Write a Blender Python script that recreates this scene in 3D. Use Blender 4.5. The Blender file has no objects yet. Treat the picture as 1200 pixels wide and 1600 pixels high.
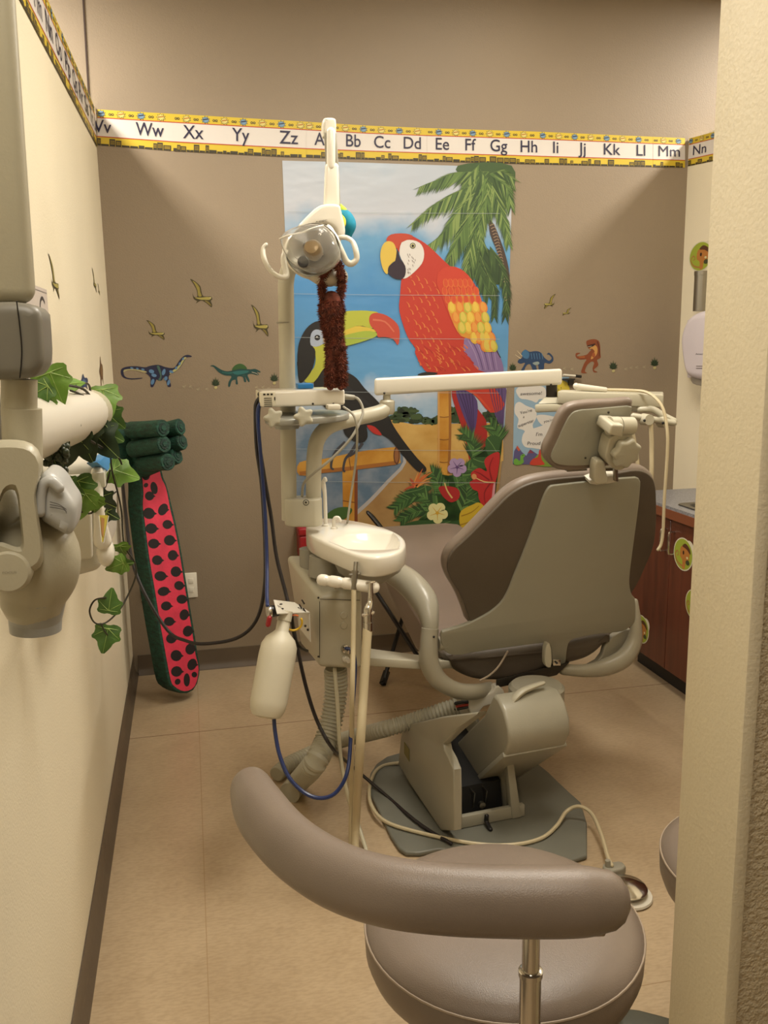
import bpy, bmesh, math, random
from mathutils import Vector, Matrix
from mathutils.geometry import tessellate_polygon
R_=math.radians
scene=bpy.context.scene
# ---------------------------------------------------------------- camera
FPX=1400.0; CH=1.62; HY=532.0; SL=-0.0152; VX=290.0
n_=Vector((1,SL,0)).cross(Vector((0,HY-800,FPX))).normalized()
if n_.y>0: n_=-n_
d_=Vector((VX-600,HY+SL*(VX-600)-800,FPX)).normalized()
x_=d_.cross(n_)
def im2w(v): return Vector((x_.dot(v),d_.dot(v),n_.dot(v)))
CAM=Vector((0,0,CH))
cx_=im2w(Vector((1,0,0))); cy_=im2w(Vector((0,-1,0))); cz_=im2w(Vector((0,0,-1)))
cd=bpy.data.cameras.new('camera'); co=bpy.data.objects.new('camera',cd); scene.collection.objects.link(co)
M=Matrix((cx_,cy_,cz_)).transposed().to_4x4(); M.translation=CAM; co.matrix_world=M
cd.sensor_fit='VERTICAL'; cd.sensor_height=24; cd.lens=24*FPX/1600; cd.clip_start=0.02
scene.camera=co
# ---------------------------------------------------------------- world, lights, exposure
scene.view_settings.view_transform='Standard'; scene.view_settings.look='None'
scene.view_settings.gamma=1; scene.view_settings.use_curve_mapping=False
scene.view_settings.exposure=0.1
w=bpy.data.worlds.new('world'); scene.world=w; w.use_nodes=True
w.node_tree.nodes['Background'].inputs[0].default_value=(1,.9,.75,1)
w.node_tree.nodes['Background'].inputs[1].default_value=0.02
LC=(1.0,.93,.815)
CEIL=3.3
def arealight(name,x,y,sx,sy,e):
    l=bpy.data.lights.new(name,'AREA'); l.shape='RECTANGLE'; l.size=sx; l.size_y=sy; l.energy=e; l.color=LC
    o=bpy.data.objects.new(name,l); o.location=(x,y,CEIL-.03); scene.collection.objects.link(o); return o
LIGHTS=[(1.1,2.3,.6,1.2,50),(1.5,3.6,.6,.6,5),(-.95,3.5,.3,1.2,72),(3.35,3.5,.3,1.2,72),(.15,.2,.6,1.2,24)]
for i,a in enumerate(LIGHTS): arealight('ceiling_lamp_light',*a)
# ---------------------------------------------------------------- pixel -> world helpers (photo frame 1200x1600)
def ray(px,py): return im2w(Vector((px-600,py-800,FPX)))
def at(px,py,Y): r=ray(px,py); return CAM+r*(Y/r.y)
def atz(px,py,Z): r=ray(px,py); return CAM+r*((Z-CH)/r.z)
def atx(px,py,X): r=ray(px,py); return CAM+r*(X/r.x)
def onp(px,py,P0,N): r=ray(px,py); return CAM+r*((P0-CAM).dot(N)/r.dot(N))
def pxm(Y): return Y/FPX         # metres per pixel at depth Y
# ---------------------------------------------------------------- materials
MATS={}
def lin(c):
    c=c/255.0
    return c/12.92 if c<=.04045 else ((c+.055)/1.055)**2.4
def col(c): return (lin(c[0]),lin(c[1]),lin(c[2]),1)
def mat(name,c,rough=.5,metal=0,noise=0,nscale=8,bump=0,bscale=60,coat=0,trans=0,spec=.5,stretch=None,alpha=1):
    if name in MATS: return MATS[name]
    m=bpy.data.materials.new(name); m.use_nodes=True; nt=m.node_tree; b=nt.nodes['Principled BSDF']
    b.inputs['Base Color'].default_value=col(c); b.inputs['Roughness'].default_value=rough
    b.inputs['Metallic'].default_value=metal; b.inputs['Coat Weight'].default_value=coat
    b.inputs['Transmission Weight'].default_value=trans; b.inputs['Specular IOR Level'].default_value=spec
    b.inputs['Alpha'].default_value=alpha
    tc=nt.nodes.new('ShaderNodeTexCoord'); src=tc.outputs['Object']
    if stretch:
        mp=nt.nodes.new('ShaderNodeMapping'); mp.inputs['Scale'].default_value=stretch
        nt.links.new(src,mp.inputs[0]); src=mp.outputs[0]
    if noise:
        n=nt.nodes.new('ShaderNodeTexNoise'); n.inputs['Scale'].default_value=nscale; n.inputs['Detail'].default_value=5
        nt.links.new(src,n.inputs['Vector'])
        r=nt.nodes.new('ShaderNodeValToRGB')
        r.color_ramp.elements[0].position=.3; r.color_ramp.elements[1].position=.7
        r.color_ramp.elements[0].color=col([max(0,v*(1-noise)) for v in c])
        r.color_ramp.elements[1].color=col([min(255,v*(1+noise*.7)) for v in c])
        nt.links.new(n.outputs[0],r.inputs[0]); nt.links.new(r.outputs[0],b.inputs['Base Color'])
    if bump:
        n2=nt.nodes.new('ShaderNodeTexNoise'); n2.inputs['Scale'].default_value=bscale; n2.inputs['Detail'].default_value=4
        nt.links.new(src,n2.inputs['Vector'])
        bp=nt.nodes.new('ShaderNodeBump'); bp.inputs['Strength'].default_value=bump; bp.inputs['Distance'].default_value=.01
        nt.links.new(n2.outputs[0],bp.inputs['Height']); nt.links.new(bp.outputs[0],b.inputs['Normal'])
    MATS[name]=m; return m
def c_(c,rough=.5):
    g_=sum(c)/3; c=[max(0,(v*.9+g_*.1)*.87) for v in c]; return c0_(c,rough)
def c0_(c,rough=.5): return mat('print_%02x%02x%02x'%tuple(int(v) for v in c)+('' if rough==.5 else '_g'),c,rough)
PL=mat('beige_plastic',(182,177,158),.35,noise=.03,nscale=3,bump=.04,bscale=300)
PD=mat('grey_plastic',(148,144,130),.4)
WH=mat('white_plastic',(212,207,193),.3)
CER=mat('glazed_white',(224,219,206),.18,coat=.3)
VN=mat('taupe_vinyl',(126,113,102),.36,noise=.05,nscale=5,bump=.12,bscale=500)
SHL=mat('olive_shell',(154,153,139),.4,noise=.02,nscale=3,bump=.05,bscale=350)
BLK=mat('black_plastic',(24,22,21),.4)
CHR=mat('chrome',(205,202,195),.16,metal=1)
STL=mat('brushed_steel',(150,146,136),.35,metal=1)
DKM=mat('dark_metal',(60,56,50),.4,metal=.6)
BLU=mat('blue_tubing',(24,42,92),.35)
TUB=mat('cream_tubing',(190,177,145),.4)
HOS=mat('hose_grey',(165,161,143),.45)
# ---------------------------------------------------------------- object helpers
C=scene.collection
def tag(o,label,cat,group=None,kind=None):
    if label: o['label']=label
    if cat: o['category']=cat
    if group: o['group']=group
    if kind: o['kind']=kind
    return o
def root_loc(o):
    while o.parent: o=o.parent
    return Vector(o.location)
def thing(name,label,cat,loc,group=None):
    o=bpy.data.objects.new(name,None); o.empty_display_size=.05; C.objects.link(o); o.location=Vector(loc)
    return tag(o,label,cat,group)
def obj(name,bm,mats,parent=None,smooth=40,label=None,loc=None):
    if not isinstance(mats,(list,tuple)): mats=[mats]
    me=bpy.data.meshes.new(name)
    if parent is None:
        if loc is None:
            xs=[v.co for v in bm.verts]
            loc=Vector((sum(v.x for v in xs)/len(xs),sum(v.y for v in xs)/len(xs),min(v.z for v in xs)))
        off=Vector(loc)
    else: off=root_loc(parent)
    for v in bm.verts: v.co-=off
    bm.to_mesh(me); bm.free()
    for m in mats: me.materials.append(m)
    if smooth:
        for p in me.polygons: p.use_smooth=True
        me.set_sharp_from_angle(angle=R_(smooth))
    o=bpy.data.objects.new(name,me); C.objects.link(o)
    if parent is None: o.location=off
    else: o.parent=parent
    if label: o['label']=label
    return o
def B(): return bmesh.new()
def fix(bm): bmesh.ops.recalc_face_normals(bm,faces=bm.faces); return bm
def box(bm,lo,hi,mi=0,bev=0,seg=2):
    x0,y0,z0=lo; x1,y1,z1=hi
    return hexa(bm,[Vector(p) for p in [(x0,y0,z0),(x1,y0,z0),(x1,y1,z0),(x0,y1,z0),(x0,y0,z1),(x1,y0,z1),(x1,y1,z1),(x0,y1,z1)]],mi,bev,seg)
def hexa(bm,p,mi=0,bev=0,seg=2):
    t=B()
    v=[t.verts.new(q) for q in p]
    for f in [(3,2,1,0),(4,5,6,7),(0,1,5,4),(1,2,6,5),(2,3,7,6),(3,0,4,7)]: t.faces.new([v[i] for i in f])
    fix(t)
    if bev: bmesh.ops.bevel(t,geom=t.edges[:],offset=bev,segments=seg,affect='EDGES',profile=.5,clamp_overlap=True)
    merge(bm,t,mi); return bm
def merge(bm,t,mi=None):
    vm={}
    for v in t.verts: vm[v]=bm.verts.new(v.co)
    for f in t.faces:
        try: g=bm.faces.new([vm[v] for v in f.verts])
        except ValueError: continue
        g.material_index=f.material_index if mi is None else mi
    t.free()
def chaikin(p,it=2,closed=True):
    p=[Vector(q) for q in p]
    for _ in range(it):
        q=[]; n=len(p)
        for i in range(n if closed else n-1):
            a,b=p[i],p[(i+1)%n]; q+= [a*.75+b*.25,a*.25+b*.75]
        if not closed: q=[p[0]]+q+[p[-1]]
        p=q
    return p
def catmull(p,n=8,closed=False):
    p=[Vector(q) for q in p]; out=[]; N=len(p)
    rng=range(N if closed else N-1)
    for i in rng:
        if closed: a,b,c,d=p[(i-1)%N],p[i],p[(i+1)%N],p[(i+2)%N]
        else: a,b,c,d=p[max(i-1,0)],p[i],p[i+1],p[min(i+2,N-1)]
        for k in range(n):
            t=k/n; out.append(.5*((2*b)+(c-a)*t+(2*a-5*b+4*c-d)*t*t+(3*b-a-3*c+d)*t**3))
    if not closed: out.append(p[-1])
    return out
def slab(bm,pts,N,t,r=.005,seg=3,mi=0,puff=0,mib=None):
    """solid plate: outline pts (3d), extruded from the outline plane along N by t, rims rounded with radius r"""
    N=Vector(N).normalized(); pts=[Vector(p) for p in pts]; n=len(pts)
    c=sum(pts,Vector())/n
    area=Vector()
    for i in range(n): area+= (pts[i]-c).cross(pts[(i+1)%n]-c)
    s=1 if area.dot(N)>0 else -1
    inn=[]
    for i in range(n):
        e=(pts[(i+1)%n]-pts[i-1]); e-=N*e.dot(N)
        inn.append((N.cross(e).normalized())*s)
    tt=B(); rings=[]
    prof=[]
    for k in range(seg+1):
        a=math.pi/2*k/seg; prof.append((r*(1-math.sin(a)),r*(1-math.cos(a))))
    prof2=[(o,t-d) for o,d in reversed(prof)]
    for o,d in prof+prof2: rings.append([tt.verts.new(pts[i]+inn[i]*o+N*d) for i in range(n)])
    for a,b in zip(rings,rings[1:]):
        for i in range(n):
            j=(i+1)%n
            try: tt.faces.new((a[i],a[j],b[j],b[i]))
            except ValueError: pass
    for ring,dv,sg in ((rings[0],0,-1),(rings[-1],t,1)):
        tri=tessellate_polygon([[v.co for v in ring]])
        for q in tri:
            try: tt.faces.new([ring[i] for i in q])
            except ValueError: pass
    fix(tt); merge(bm,tt,mi); return bm
def frame(d,up=None):
    d=d.normalized(); u=up or Vector((0,0,1))
    if abs(d.dot(u))>.98: u=Vector((1,0,0))
    s=d.cross(u).normalized(); return s,s.cross(d).normalized()
def tube(bm,pts,r,sides=12,mi=0,sm=6,closed=False,flat=1,capround=True,up=None):
    """r: number or list matching pts; flat scales one cross axis"""
    pts=[Vector(p) for p in pts]
    rr=r if isinstance(r,(list,tuple)) else [r]*len(pts)
    if sm and len(pts)>2:
        P=catmull(pts,sm); Q=catmull([Vector((a,0,0)) for a in rr],sm); rr=[max(q.x,1e-4) for q in Q]
    else: P=pts
    if capround:
        d0=(P[0]-P[1]).normalized(); d1=(P[-1]-P[-2]).normalized()
        r0,r1=rr[0],rr[-1]
        A=[(P[0]+d0*r0*math.sin(a)*.98,r0*math.cos(a)) for a in (1.5,1.15,.75,.35)]
        Z=[(P[-1]+d1*r1*math.sin(a)*.98,r1*math.cos(a)) for a in (.35,.75,1.15,1.5)]
        P=[a[0] for a in A]+P+[z[0] for z in Z]; rr=[a[1] for a in A]+list(rr)+[z[1] for z in Z]
    t=B(); rings=[]; s=None
    for i,p in enumerate(P):
        d=(P[min(i+1,len(P)-1)]-P[max(i-1,0)])
        if d.length<1e-9: d=Vector((0,0,1))
        d.normalize()
        if s is None: s,u=frame(d,up)
        else:
            s=(s-d*s.dot(d)).normalized(); u=s.cross(d)
        rings.append([t.verts.new(p+s*math.cos(k*2*math.pi/sides)*rr[i]+u*math.sin(k*2*math.pi/sides)*rr[i]*flat) for k in range(sides)])
    for a,b in zip(rings,rings[1:]):
        for i in range(sides): t.faces.new((a[i],a[(i+1)%sides],b[(i+1)%sides],b[i]))
    t.faces.new(rings[0]); t.faces.new(rings[-1]); fix(t); merge(bm,t,mi); return bm
def cyl(bm,a,b,r,r2=None,sides=20,mi=0): return tube(bm,[a,b],[r,r if r2 is None else r2],sides,mi,sm=0,capround=False)
def lathe(bm,base,axis,prof,sides=32,mi=0,sx=1):
    """prof: list of (radius, height)"""
    base=Vector(base); axis=Vector(axis).normalized(); s,u=frame(axis)
    t=B(); rings=[]
    for r,h in prof:
        if r<1e-6: rings.append([t.verts.new(base+axis*h)])
        else: rings.append([t.verts.new(base+axis*h+(s*math.cos(k*2*math.pi/sides)*sx+u*math.sin(k*2*math.pi/sides))*r) for k in range(sides)])
    for a,b in zip(rings,rings[1:]):
        for i in range(sides):
            j=(i+1)%sides
            if len(a)==1 and len(b)==1: break
            if len(a)==1: t.faces.new((a[0],b[i],b[j]))
            elif len(b)==1: t.faces.new((a[i],a[j],b[0]))
            else: t.faces.new((a[i],a[j],b[j],b[i]))
    for rg in (rings[0],rings[-1]):
        if len(rg)>1: t.faces.new(rg)
    fix(t); merge(bm,t,mi); return bm
def ball(bm,c,r,mi=0,sc=(1,1,1),u=16,v=10):
    t=B(); bmesh.ops.create_uvsphere(t,u_segments=u,v_segments=v,radius=r)
    for q in t.verts: q.co=Vector((q.co.x*sc[0],q.co.y*sc[1],q.co.z*sc[2]))+Vector(c)
    merge(bm,t,mi); return bm
def star_knob(bm,c,axis,r,t,lobes=8,depth=.16,mi=0):
    axis=Vector(axis).normalized(); s,u=frame(axis); pts=[]
    for k in range(lobes*8):
        a=k*2*math.pi/(lobes*8); q=r*(1-depth*.5+depth*.5*math.cos(lobes*a)); pts.append(Vector(c)+s*math.cos(a)*q+u*math.sin(a)*q)
    return slab(bm,pts,axis,t,t*.3,3,mi)
# ---------------------------------------------------------------- text
_txt={}
def textmesh(s,shear=0,bold=0):
    k=(s,shear,bold)
    if k in _txt: return _txt[k]
    cu=bpy.data.curves.new('t','FONT'); cu.body=s; cu.size=1; cu.shear=shear; cu.offset=bold; cu.resolution_u=4
    o=bpy.data.objects.new('t',cu); C.objects.link(o)
    dg=bpy.context.evaluated_depsgraph_get(); dg.update(); me=o.evaluated_get(dg).to_mesh()
    vs=[(v.co.x,v.co.y) for v in me.vertices]; fs=[list(p.vertices) for p in me.polygons]
    if vs:
        mx=min(v[0] for v in vs); Mx=max(v[0] for v in vs)
        vs=[(x-mx,y) for x,y in vs]; wd=Mx-mx
    else: wd=1
    o.evaluated_get(dg).to_mesh_clear(); bpy.data.objects.remove(o); bpy.data.curves.remove(cu)
    _txt[k]=(vs,fs,wd); return _txt[k]
# ---------------------------------------------------------------- flat printed sheets (posters, stickers, borders)
class Sheet:
    def __init__(s,fn,N,base=.0006):
        s.fn=fn; s.N=Vector(N).normalized(); s.base=base; s.bm=B(); s.mats=[]; s.k=0
    def mi(s,m):
        if not isinstance(m,bpy.types.Material): m=c_(m)
        if m not in s.mats: s.mats.append(m)
        return s.mats.index(m)
    def P(s,x,y,layer): return s.fn(x,y)+s.N*(s.base+layer*.0005)
    def poly(s,pts,m,layer=0,sm=2):
        s.k+=1; L=layer+(s.k%6)*.12
        p=[Vector((a,b,0)) for a,b in pts]
        if sm: p=catmull(p,3 if sm==1 else 4,True)
        v=[s.bm.verts.new(s.P(q.x,q.y,L)) for q in p]; i=s.mi(m)
        for t in tessellate_polygon([p]):
            try: f=s.bm.faces.new([v[a] for a in t]); f.material_index=i
            except ValueError: continue
            f.normal_update()
            if f.normal.dot(s.N)<0: f.normal_flip()
    def ell(s,x,y,rx,ry,m,layer=0,n=20,rot=0):
        c,q=math.cos(rot),math.sin(rot)
        s.poly([(x+rx*math.cos(a)*c-ry*math.sin(a)*q,y+rx*math.cos(a)*q+ry*math.sin(a)*c) for a in [k*2*math.pi/n for k in range(n)]],m,layer,0)
    def stroke(s,pts,w0,w1,m,layer=0,sm=3):
        p=[Vector((a,b,0)) for a,b in pts]
        if sm and len(p)>2: p=catmull(p,sm)
        L=[];Rr=[]; n=len(p)
        for i,q in enumerate(p):
            d=(p[min(i+1,n-1)]-p[max(i-1,0)]).normalized(); nn=Vector((-d.y,d.x,0)); wv=w0+(w1-w0)*i/(n-1)
            L.append(q+nn*wv/2); Rr.append(q-nn*wv/2)
        s.k+=1; LL=layer+(s.k%6)*.12; i_=s.mi(m)
        a=[s.bm.verts.new(s.P(q.x,q.y,LL)) for q in L]; b=[s.bm.verts.new(s.P(q.x,q.y,LL)) for q in Rr]
        for i in range(n-1):
            f=s.bm.faces.new((a[i],a[i+1],b[i+1],b[i])); f.material_index=i_; f.normal_update()
            if f.normal.dot(s.N)<0: f.normal_flip()
    def text(s,t,x,y,h,m,layer=5,ang=0,wid=None,shear=0,bold=0,cen=True):
        """cap height h in sheet units, centre x, baseline y"""
        vs,fs,wd=textmesh(t,shear,bold); k=h/.7; kx=k if wid is None else wid/wd
        c,q=math.cos(ang),math.sin(ang); i=s.mi(m); off=wd/2 if cen else 0; V=[]
        for a,b in vs:
            X=(a-off)*kx; Y=-b*k; V.append(s.bm.verts.new(s.P(x+X*c-Y*q,y+X*q+Y*c,layer)))
        for f_ in fs:
            try: f=s.bm.faces.new([V[a] for a in f_]); f.material_index=i
            except ValueError: continue
            f.normal_update()
            if f.normal.dot(s.N)<0: f.normal_flip()
    def done(s,name,label=None,cat=None,group=None,parent=None):
        o=obj(name,s.bm,s.mats,parent,smooth=0)
        if label: tag(o,label,cat,group)
        return o
# ================================================================= SETTING
XL=-.34; XR=2.57; YB=4.41; PT=2.6
def struct(name,bm,m,parent=None):
    o=obj(name,bm,m,parent,smooth=30); 
    if parent is None: o['kind']='structure'
    return o
# cream partition paint with faint scuffs
def paint(name,c,scuff=0,rough=.55):
    m=mat(name,c,rough,noise=.02,nscale=1.5,bump=.12,bscale=180)
    return m
WCR=paint('cream_wall_paint',(228,218,192)); WTP=paint('taupe_wall_paint',(139,124,104))
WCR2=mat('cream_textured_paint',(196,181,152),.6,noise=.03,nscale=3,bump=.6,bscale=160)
# floor
fm=bpy.data.materials.new('beige_sheet_floor'); fm.use_nodes=True; nt=fm.node_tree; b=nt.nodes['Principled BSDF']
tc=nt.nodes.new('ShaderNodeTexCoord')
n1=nt.nodes.new('ShaderNodeTexNoise'); n1.inputs['Scale'].default_value=3.2; n1.inputs['Detail'].default_value=8; n1.inputs['Roughness'].default_value=.65
mp=nt.nodes.new('ShaderNodeMapping'); mp.inputs['Scale'].default_value=(30,90,30); mp.inputs['Rotation'].default_value=(0,0,.3)
n2=nt.nodes.new('ShaderNodeTexNoise'); n2.inputs['Scale'].default_value=1.6; n2.inputs['Detail'].default_value=6
r1=nt.nodes.new('ShaderNodeValToRGB'); r1.color_ramp.elements[0].position=.3; r1.color_ramp.elements[1].position=.72
r1.color_ramp.elements[0].color=col((170,148,118)); r1.color_ramp.elements[1].color=col((192,171,141))
r2=nt.nodes.new('ShaderNodeValToRGB'); r2.color_ramp.elements[0].position=.35; r2.color_ramp.elements[1].position=.6
r2.color_ramp.elements[0].color=(.74,.72,.70,1); r2.color_ramp.elements[1].color=(1,1,1,1)
mx=nt.nodes.new('ShaderNodeMix'); mx.data_type='RGBA'; mx.blend_type='MULTIPLY'; mx.inputs[0].default_value=.5
nt.links.new(tc.outputs['Object'],n1.inputs['Vector']); nt.links.new(tc.outputs['Object'],mp.inputs[0]); nt.links.new(mp.outputs[0],n2.inputs['Vector'])
nt.links.new(n1.outputs[0],r1.inputs[0]); nt.links.new(n2.outputs[0],r2.inputs[0])
nt.links.new(r1.outputs[0],mx.inputs[6]); nt.links.new(r2.outputs[0],mx.inputs[7]); nt.links.new(mx.outputs[2],b.inputs['Base Color'])
b.inputs['Roughness'].default_value=.3
nb=nt.nodes.new('ShaderNodeTexNoise'); nb.inputs['Scale'].default_value=25; nt.links.new(tc.outputs['Object'],nb.inputs['Vector'])
bp=nt.nodes.new('ShaderNodeBump'); bp.inputs['Strength'].default_value=.12; bp.inputs['Distance'].default_value=.01
nt.links.new(nb.outputs[0],bp.inputs['Height']); nt.links.new(bp.outputs[0],b.inputs['Normal'])
fl=struct('floor',box(B(),(-3.2,-2.6,-.1),(4.7,4.7,0)),fm)
sm_=mat('floor_seam',(112,84,56),.6)
def seam(x0,y0,x1,y1,wd=.0016):
    d=Vector((x1-x0,y1-y0,0)).normalized(); n=Vector((-d.y,d.x,0))*wd; z=Vector((0,0,.0006)); a=Vector((x0,y0,0)); c=Vector((x1,y1,0))
    return slab(B(),[a+n,a-n,c-n,c+n],(0,0,1),.0005,.0001,1)
struct('floor_seam',seam(XL,3.653,XR,3.653),sm_,fl)
sm2=mat('floor_seam_faint',(160,134,100),.6)
struct('floor_seam',seam(-.033,-1,-.033,4.38,.001),sm2,fl)
struct('floor_seam',seam(XL,1.83,XR,1.83,.001),sm2,fl)
# walls
struct('wall_left',box(B(),(XL-.12,-1.2,0),(XL,YB,PT)),WCR)
struct('wall_right',box(B(),(XR,1.05,0),(XR+.12,YB,PT)),WCR)
struct('wall_back',box(B(),(-3.2,YB,0),(4.7,YB+.15,CEIL)),WTP)
struct('wall_outer_left',box(B(),(-3.3,-2.6,0),(-3.2,4.7,CEIL)),WTP)
struct('wall_outer_right',box(B(),(4.7,-2.6,0),(4.8,4.7,CEIL)),WTP)
struct('wall_front',box(B(),(-3.2,-2.7,0),(4.7,-2.6,CEIL)),WCR)
struct('ceiling',box(B(),(-3.3,-2.7,CEIL),(4.8,4.7,CEIL+.1)),mat('ceiling_tile_white',(232,226,210),.8))
# entry wall: smooth corner strip on the jamb, textured face towards the camera
ew=B(); box(ew,(.668,.93,0),(2.9,1.05,CEIL),0)
struct('wall_entry',ew,WCR2)
jb=B(); box(jb,(.648,.922,0),(.6675,1.056,CEIL),0,.003)
struct('trim_1',jb,WCR)
t2=B(); box(t2,(-.352,YB-.012,0),(-.345,YB,CEIL)); 
t2p=B(); hexa(t2p,[Vector(p) for p in [(-.363,YB-.006,PT+.02),(-.356,YB-.006,PT+.02),(-.356,YB,PT+.02),(-.363,YB,PT+.02),(-.353,YB-.006,CEIL),(-.346,YB-.006,CEIL),(-.346,YB,CEIL),(-.353,YB,CEIL)]])
t2.free(); struct('trim_2',t2p,mat('dark_joint',(52,34,24),.7))
# baseboards
BBM=mat('vinyl_cove_base',(92,79,64),.4,noise=.06,nscale=4,bump=.1,bscale=20)
def cove(name,a,bb,n):
    a=Vector(a); bb=Vector(bb); n=Vector(n); bm=B()
    prof=[(0.0005,0),(.022,0),(.02,.006),(.009,.022),(.005,.04),(.004,.1),(.0005,.102)]
    ra=[bm.verts.new(a+n*p+Vector((0,0,h))) for p,h in prof]; rb=[bm.verts.new(bb+n*p+Vector((0,0,h))) for p,h in prof]
    for i in range(len(prof)-1): bm.faces.new((ra[i],ra[i+1],rb[i+1],rb[i]))
    bm.faces.new(ra); bm.faces.new(rb); fix(bm); return struct(name,bm,BBM)
cove('baseboard_left',(XL,-1.1,0),(XL,YB-.001,0),(1,0,0))
cove('baseboard_back',(XL+.023,YB,0),(XR-.001,YB,0),(0,-1,0))
# ceiling troffers (the lamps the light comes from)
for i,(x,y,sx,sy,e) in enumerate(LIGHTS):
    lb=['ceiling light fixture over the doorway end of the room','small ceiling light fixture above the chair','ceiling light fixture over the cubicle beyond the left partition','ceiling light fixture over the cubicle beyond the right partition','ceiling light fixture over the corridor behind the doorway'][i]
    t=thing('ceiling_light',lb,'light',(x,y,CEIL-.02),'ceiling light fixtures')
    f=B()
    for a in ((x-sx/2-.03,y-sy/2-.03,x+sx/2+.03,y-sy/2),(x-sx/2-.03,y+sy/2,x+sx/2+.03,y+sy/2+.03),(x-sx/2-.03,y-sy/2,x-sx/2,y+sy/2),(x+sx/2,y-sy/2,x+sx/2+.03,y+sy/2)):
        box(f,(a[0],a[1],CEIL-.02),(a[2],a[3],CEIL-.0005))
    obj('frame',f,WH,t)
    dm=MATS.get('diffuser')
    if not dm:
        dm=mat('diffuser',(255,250,235),.5); dm.node_tree.nodes['Principled BSDF'].inputs['Emission Color'].default_value=(1,.86,.66,1); dm.node_tree.nodes['Principled BSDF'].inputs['Emission Strength'].default_value=2
    obj('diffuser',box(B(),(x-sx/2,y-sy/2,CEIL-.012),(x+sx/2,y+sy/2,CEIL-.004)),dm,t)
# ================================================================= ALPHABET BORDER
YEL=(238,205,40); YD=(215,178,20); WP=(240,232,224); NVY=(34,30,70); RED=(214,72,34); SK=(60,52,28); SBL=(120,165,200)
def lerp_tab(tab,x):
    for (a,b),(c,d) in zip(tab,tab[1:]):
        if x<=c or (c,d)==tab[-1]: return b+(d-b)*(x-a)/(c-a)
TOP=[(152,171),(270,178),(475,190),(600,198),(845,206),(1070,216)]; BOT=[(152,227),(271,236),(440,245),(600,250),(850,257),(1070,262)]
def backw(px,py): return at(px,py,YB)
def border(sh,U0,U1,letters,mapf,unit,capk=.30,seed=1,nskip=0):
    """mapf(u,v): v 0 bottom..1 top handled by sheet fn (x=u,y=-v)"""
    rd=random.Random(seed)
    q=lambda u0,u1,v0,v1,m,l: sh.poly([(u0,-v0),(u1,-v0),(u1,-v1),(u0,-v1)],m,l,0)
    n=max(2,int(abs(U1-U0)/unit/1.5))
    for i in range(n):
        a=U0+(U1-U0)*i/n; b=U0+(U1-U0)*(i+1)/n
        q(a,b,0,1,YEL,0); q(a,b,.25,.77,WP,1); q(a,b,.235,.26,RED,2); q(a,b,.76,.785,RED,2)
    # skyline
    sgn=1 if U1>U0 else -1
    u=U0
    while (U1-u)*sgn>unit*.12:
        wd=min(unit*rd.choice([.1,.16,.22]),abs(U1-u)); h=rd.choice([.05,.05,.08,.14,.2,.17])
        q(u,u+sgn*wd*.92,0.0,h,SK,2)
        if h>.12:
            for k in range(3): q(u+sgn*wd*.12,u+sgn*wd*.8,h*.3+k*h*.2,h*.3+k*h*.2+.012,YD,3)
        u+=sgn*wd
    # bursts and masks
    u=U0+sgn*unit*.1; k=nskip
    while (U1-u)*sgn>unit*.12:
        if k%4 in(0,2):
            m=SBL if k%4==0 else (243,226,120); pts=[]
            for j in range(18):
                a=j*math.pi/9; rr=(1 if j%2 else .6); pts.append((u+math.cos(a)*unit*.13*rr,-.885+math.sin(a)*.115*rr))
            sh.poly(pts,SK,2,0); sh.poly([(u+(x-u)*.85,-.885+(y+.885)*.85) for x,y in pts],m,3,0)
            sh.poly([(u-unit*.07,-.87),(u+unit*.07,-.9),(u+unit*.07,-.93),(u-unit*.07,-.90)],NVY if k%4==0 else (200,120,30),4,0)
        else:
            for s2 in (-1,1): sh.ell(u+s2*unit*.035,-.88,unit*.035,.035,SK,2,10); sh.ell(u+s2*unit*.035,-.88,unit*.015,.015,YEL,3,8)
        u+=sgn*unit*.26; k+=1
    return sh
def fnback(u,mv):
    v=-mv; t=lerp_tab(TOP,u); b=lerp_tab(BOT,u); return backw(u,b+(t-b)*v)
def letters(sh,L,x,h,wid,base=.36,m=NVY):
    # cap width measured in sheet u-units, height in v-units
    vs,fs,wd=textmesh(L,0,0 if 'M' in L else .006); i=sh.mi(m); V=[]
    if 'wid_auto'==sh.__dict__.get('mode'): wid=wd*16.5/.7*1.0
    for a,b in vs: V.append(sh.bm.verts.new(sh.P(x+(a-wd/2)*wid/wd,-(base+b/.7*h),5)))
    for f_ in fs:
        try: f=sh.bm.faces.new([V[a] for a in f_]); f.material_index=i
        except ValueError: continue
        f.normal_update()
        if f.normal.dot(sh.N)<0: f.normal_flip()
segs=[(152,271,[('Vv',160,28),('Ww',234,44)],'with V and W at the left corner'),
 (271,478,[('Xx',302,32),('Yy',376,27),('Zz',451,29)],'with X, Y and Z left of the lamp'),
 (478,667,[('Aa',504,27),('Bb',552,25),('Cc',597,25),('Dd',644,29)],'with A to D behind the lamp arm'),
 (667,843,[('Ee',691,22),('Ff',735,19),('Gg',779,29),('Hh',826,25)],'with E to H above the palm'),
 (843,1020,[('Ii',868,15),('Jj',909,16),('Kk',956,22),('Ll',1001,14)],'with I to L right of the poster'),
 (1020,1070,[('Mm',1045,27)],'with M at the right corner')]
GB='alphabet border strips'
for i,(a,b,ls,lb) in enumerate(segs):
    sh=Sheet(fnback,(0,-1,0),.001+.0009*(i%2)); un=60-i*3
    border(sh,a,b,ls,None,un,seed=i+3,nskip=i)
    if a>=478: sh.mode='wid_auto'
    for L,x,wd in ls: letters(sh,L,x,.36,wd)
    sh.done('alphabet_border','yellow and white alphabet border strip '+lb,'wall border',GB)
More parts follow.
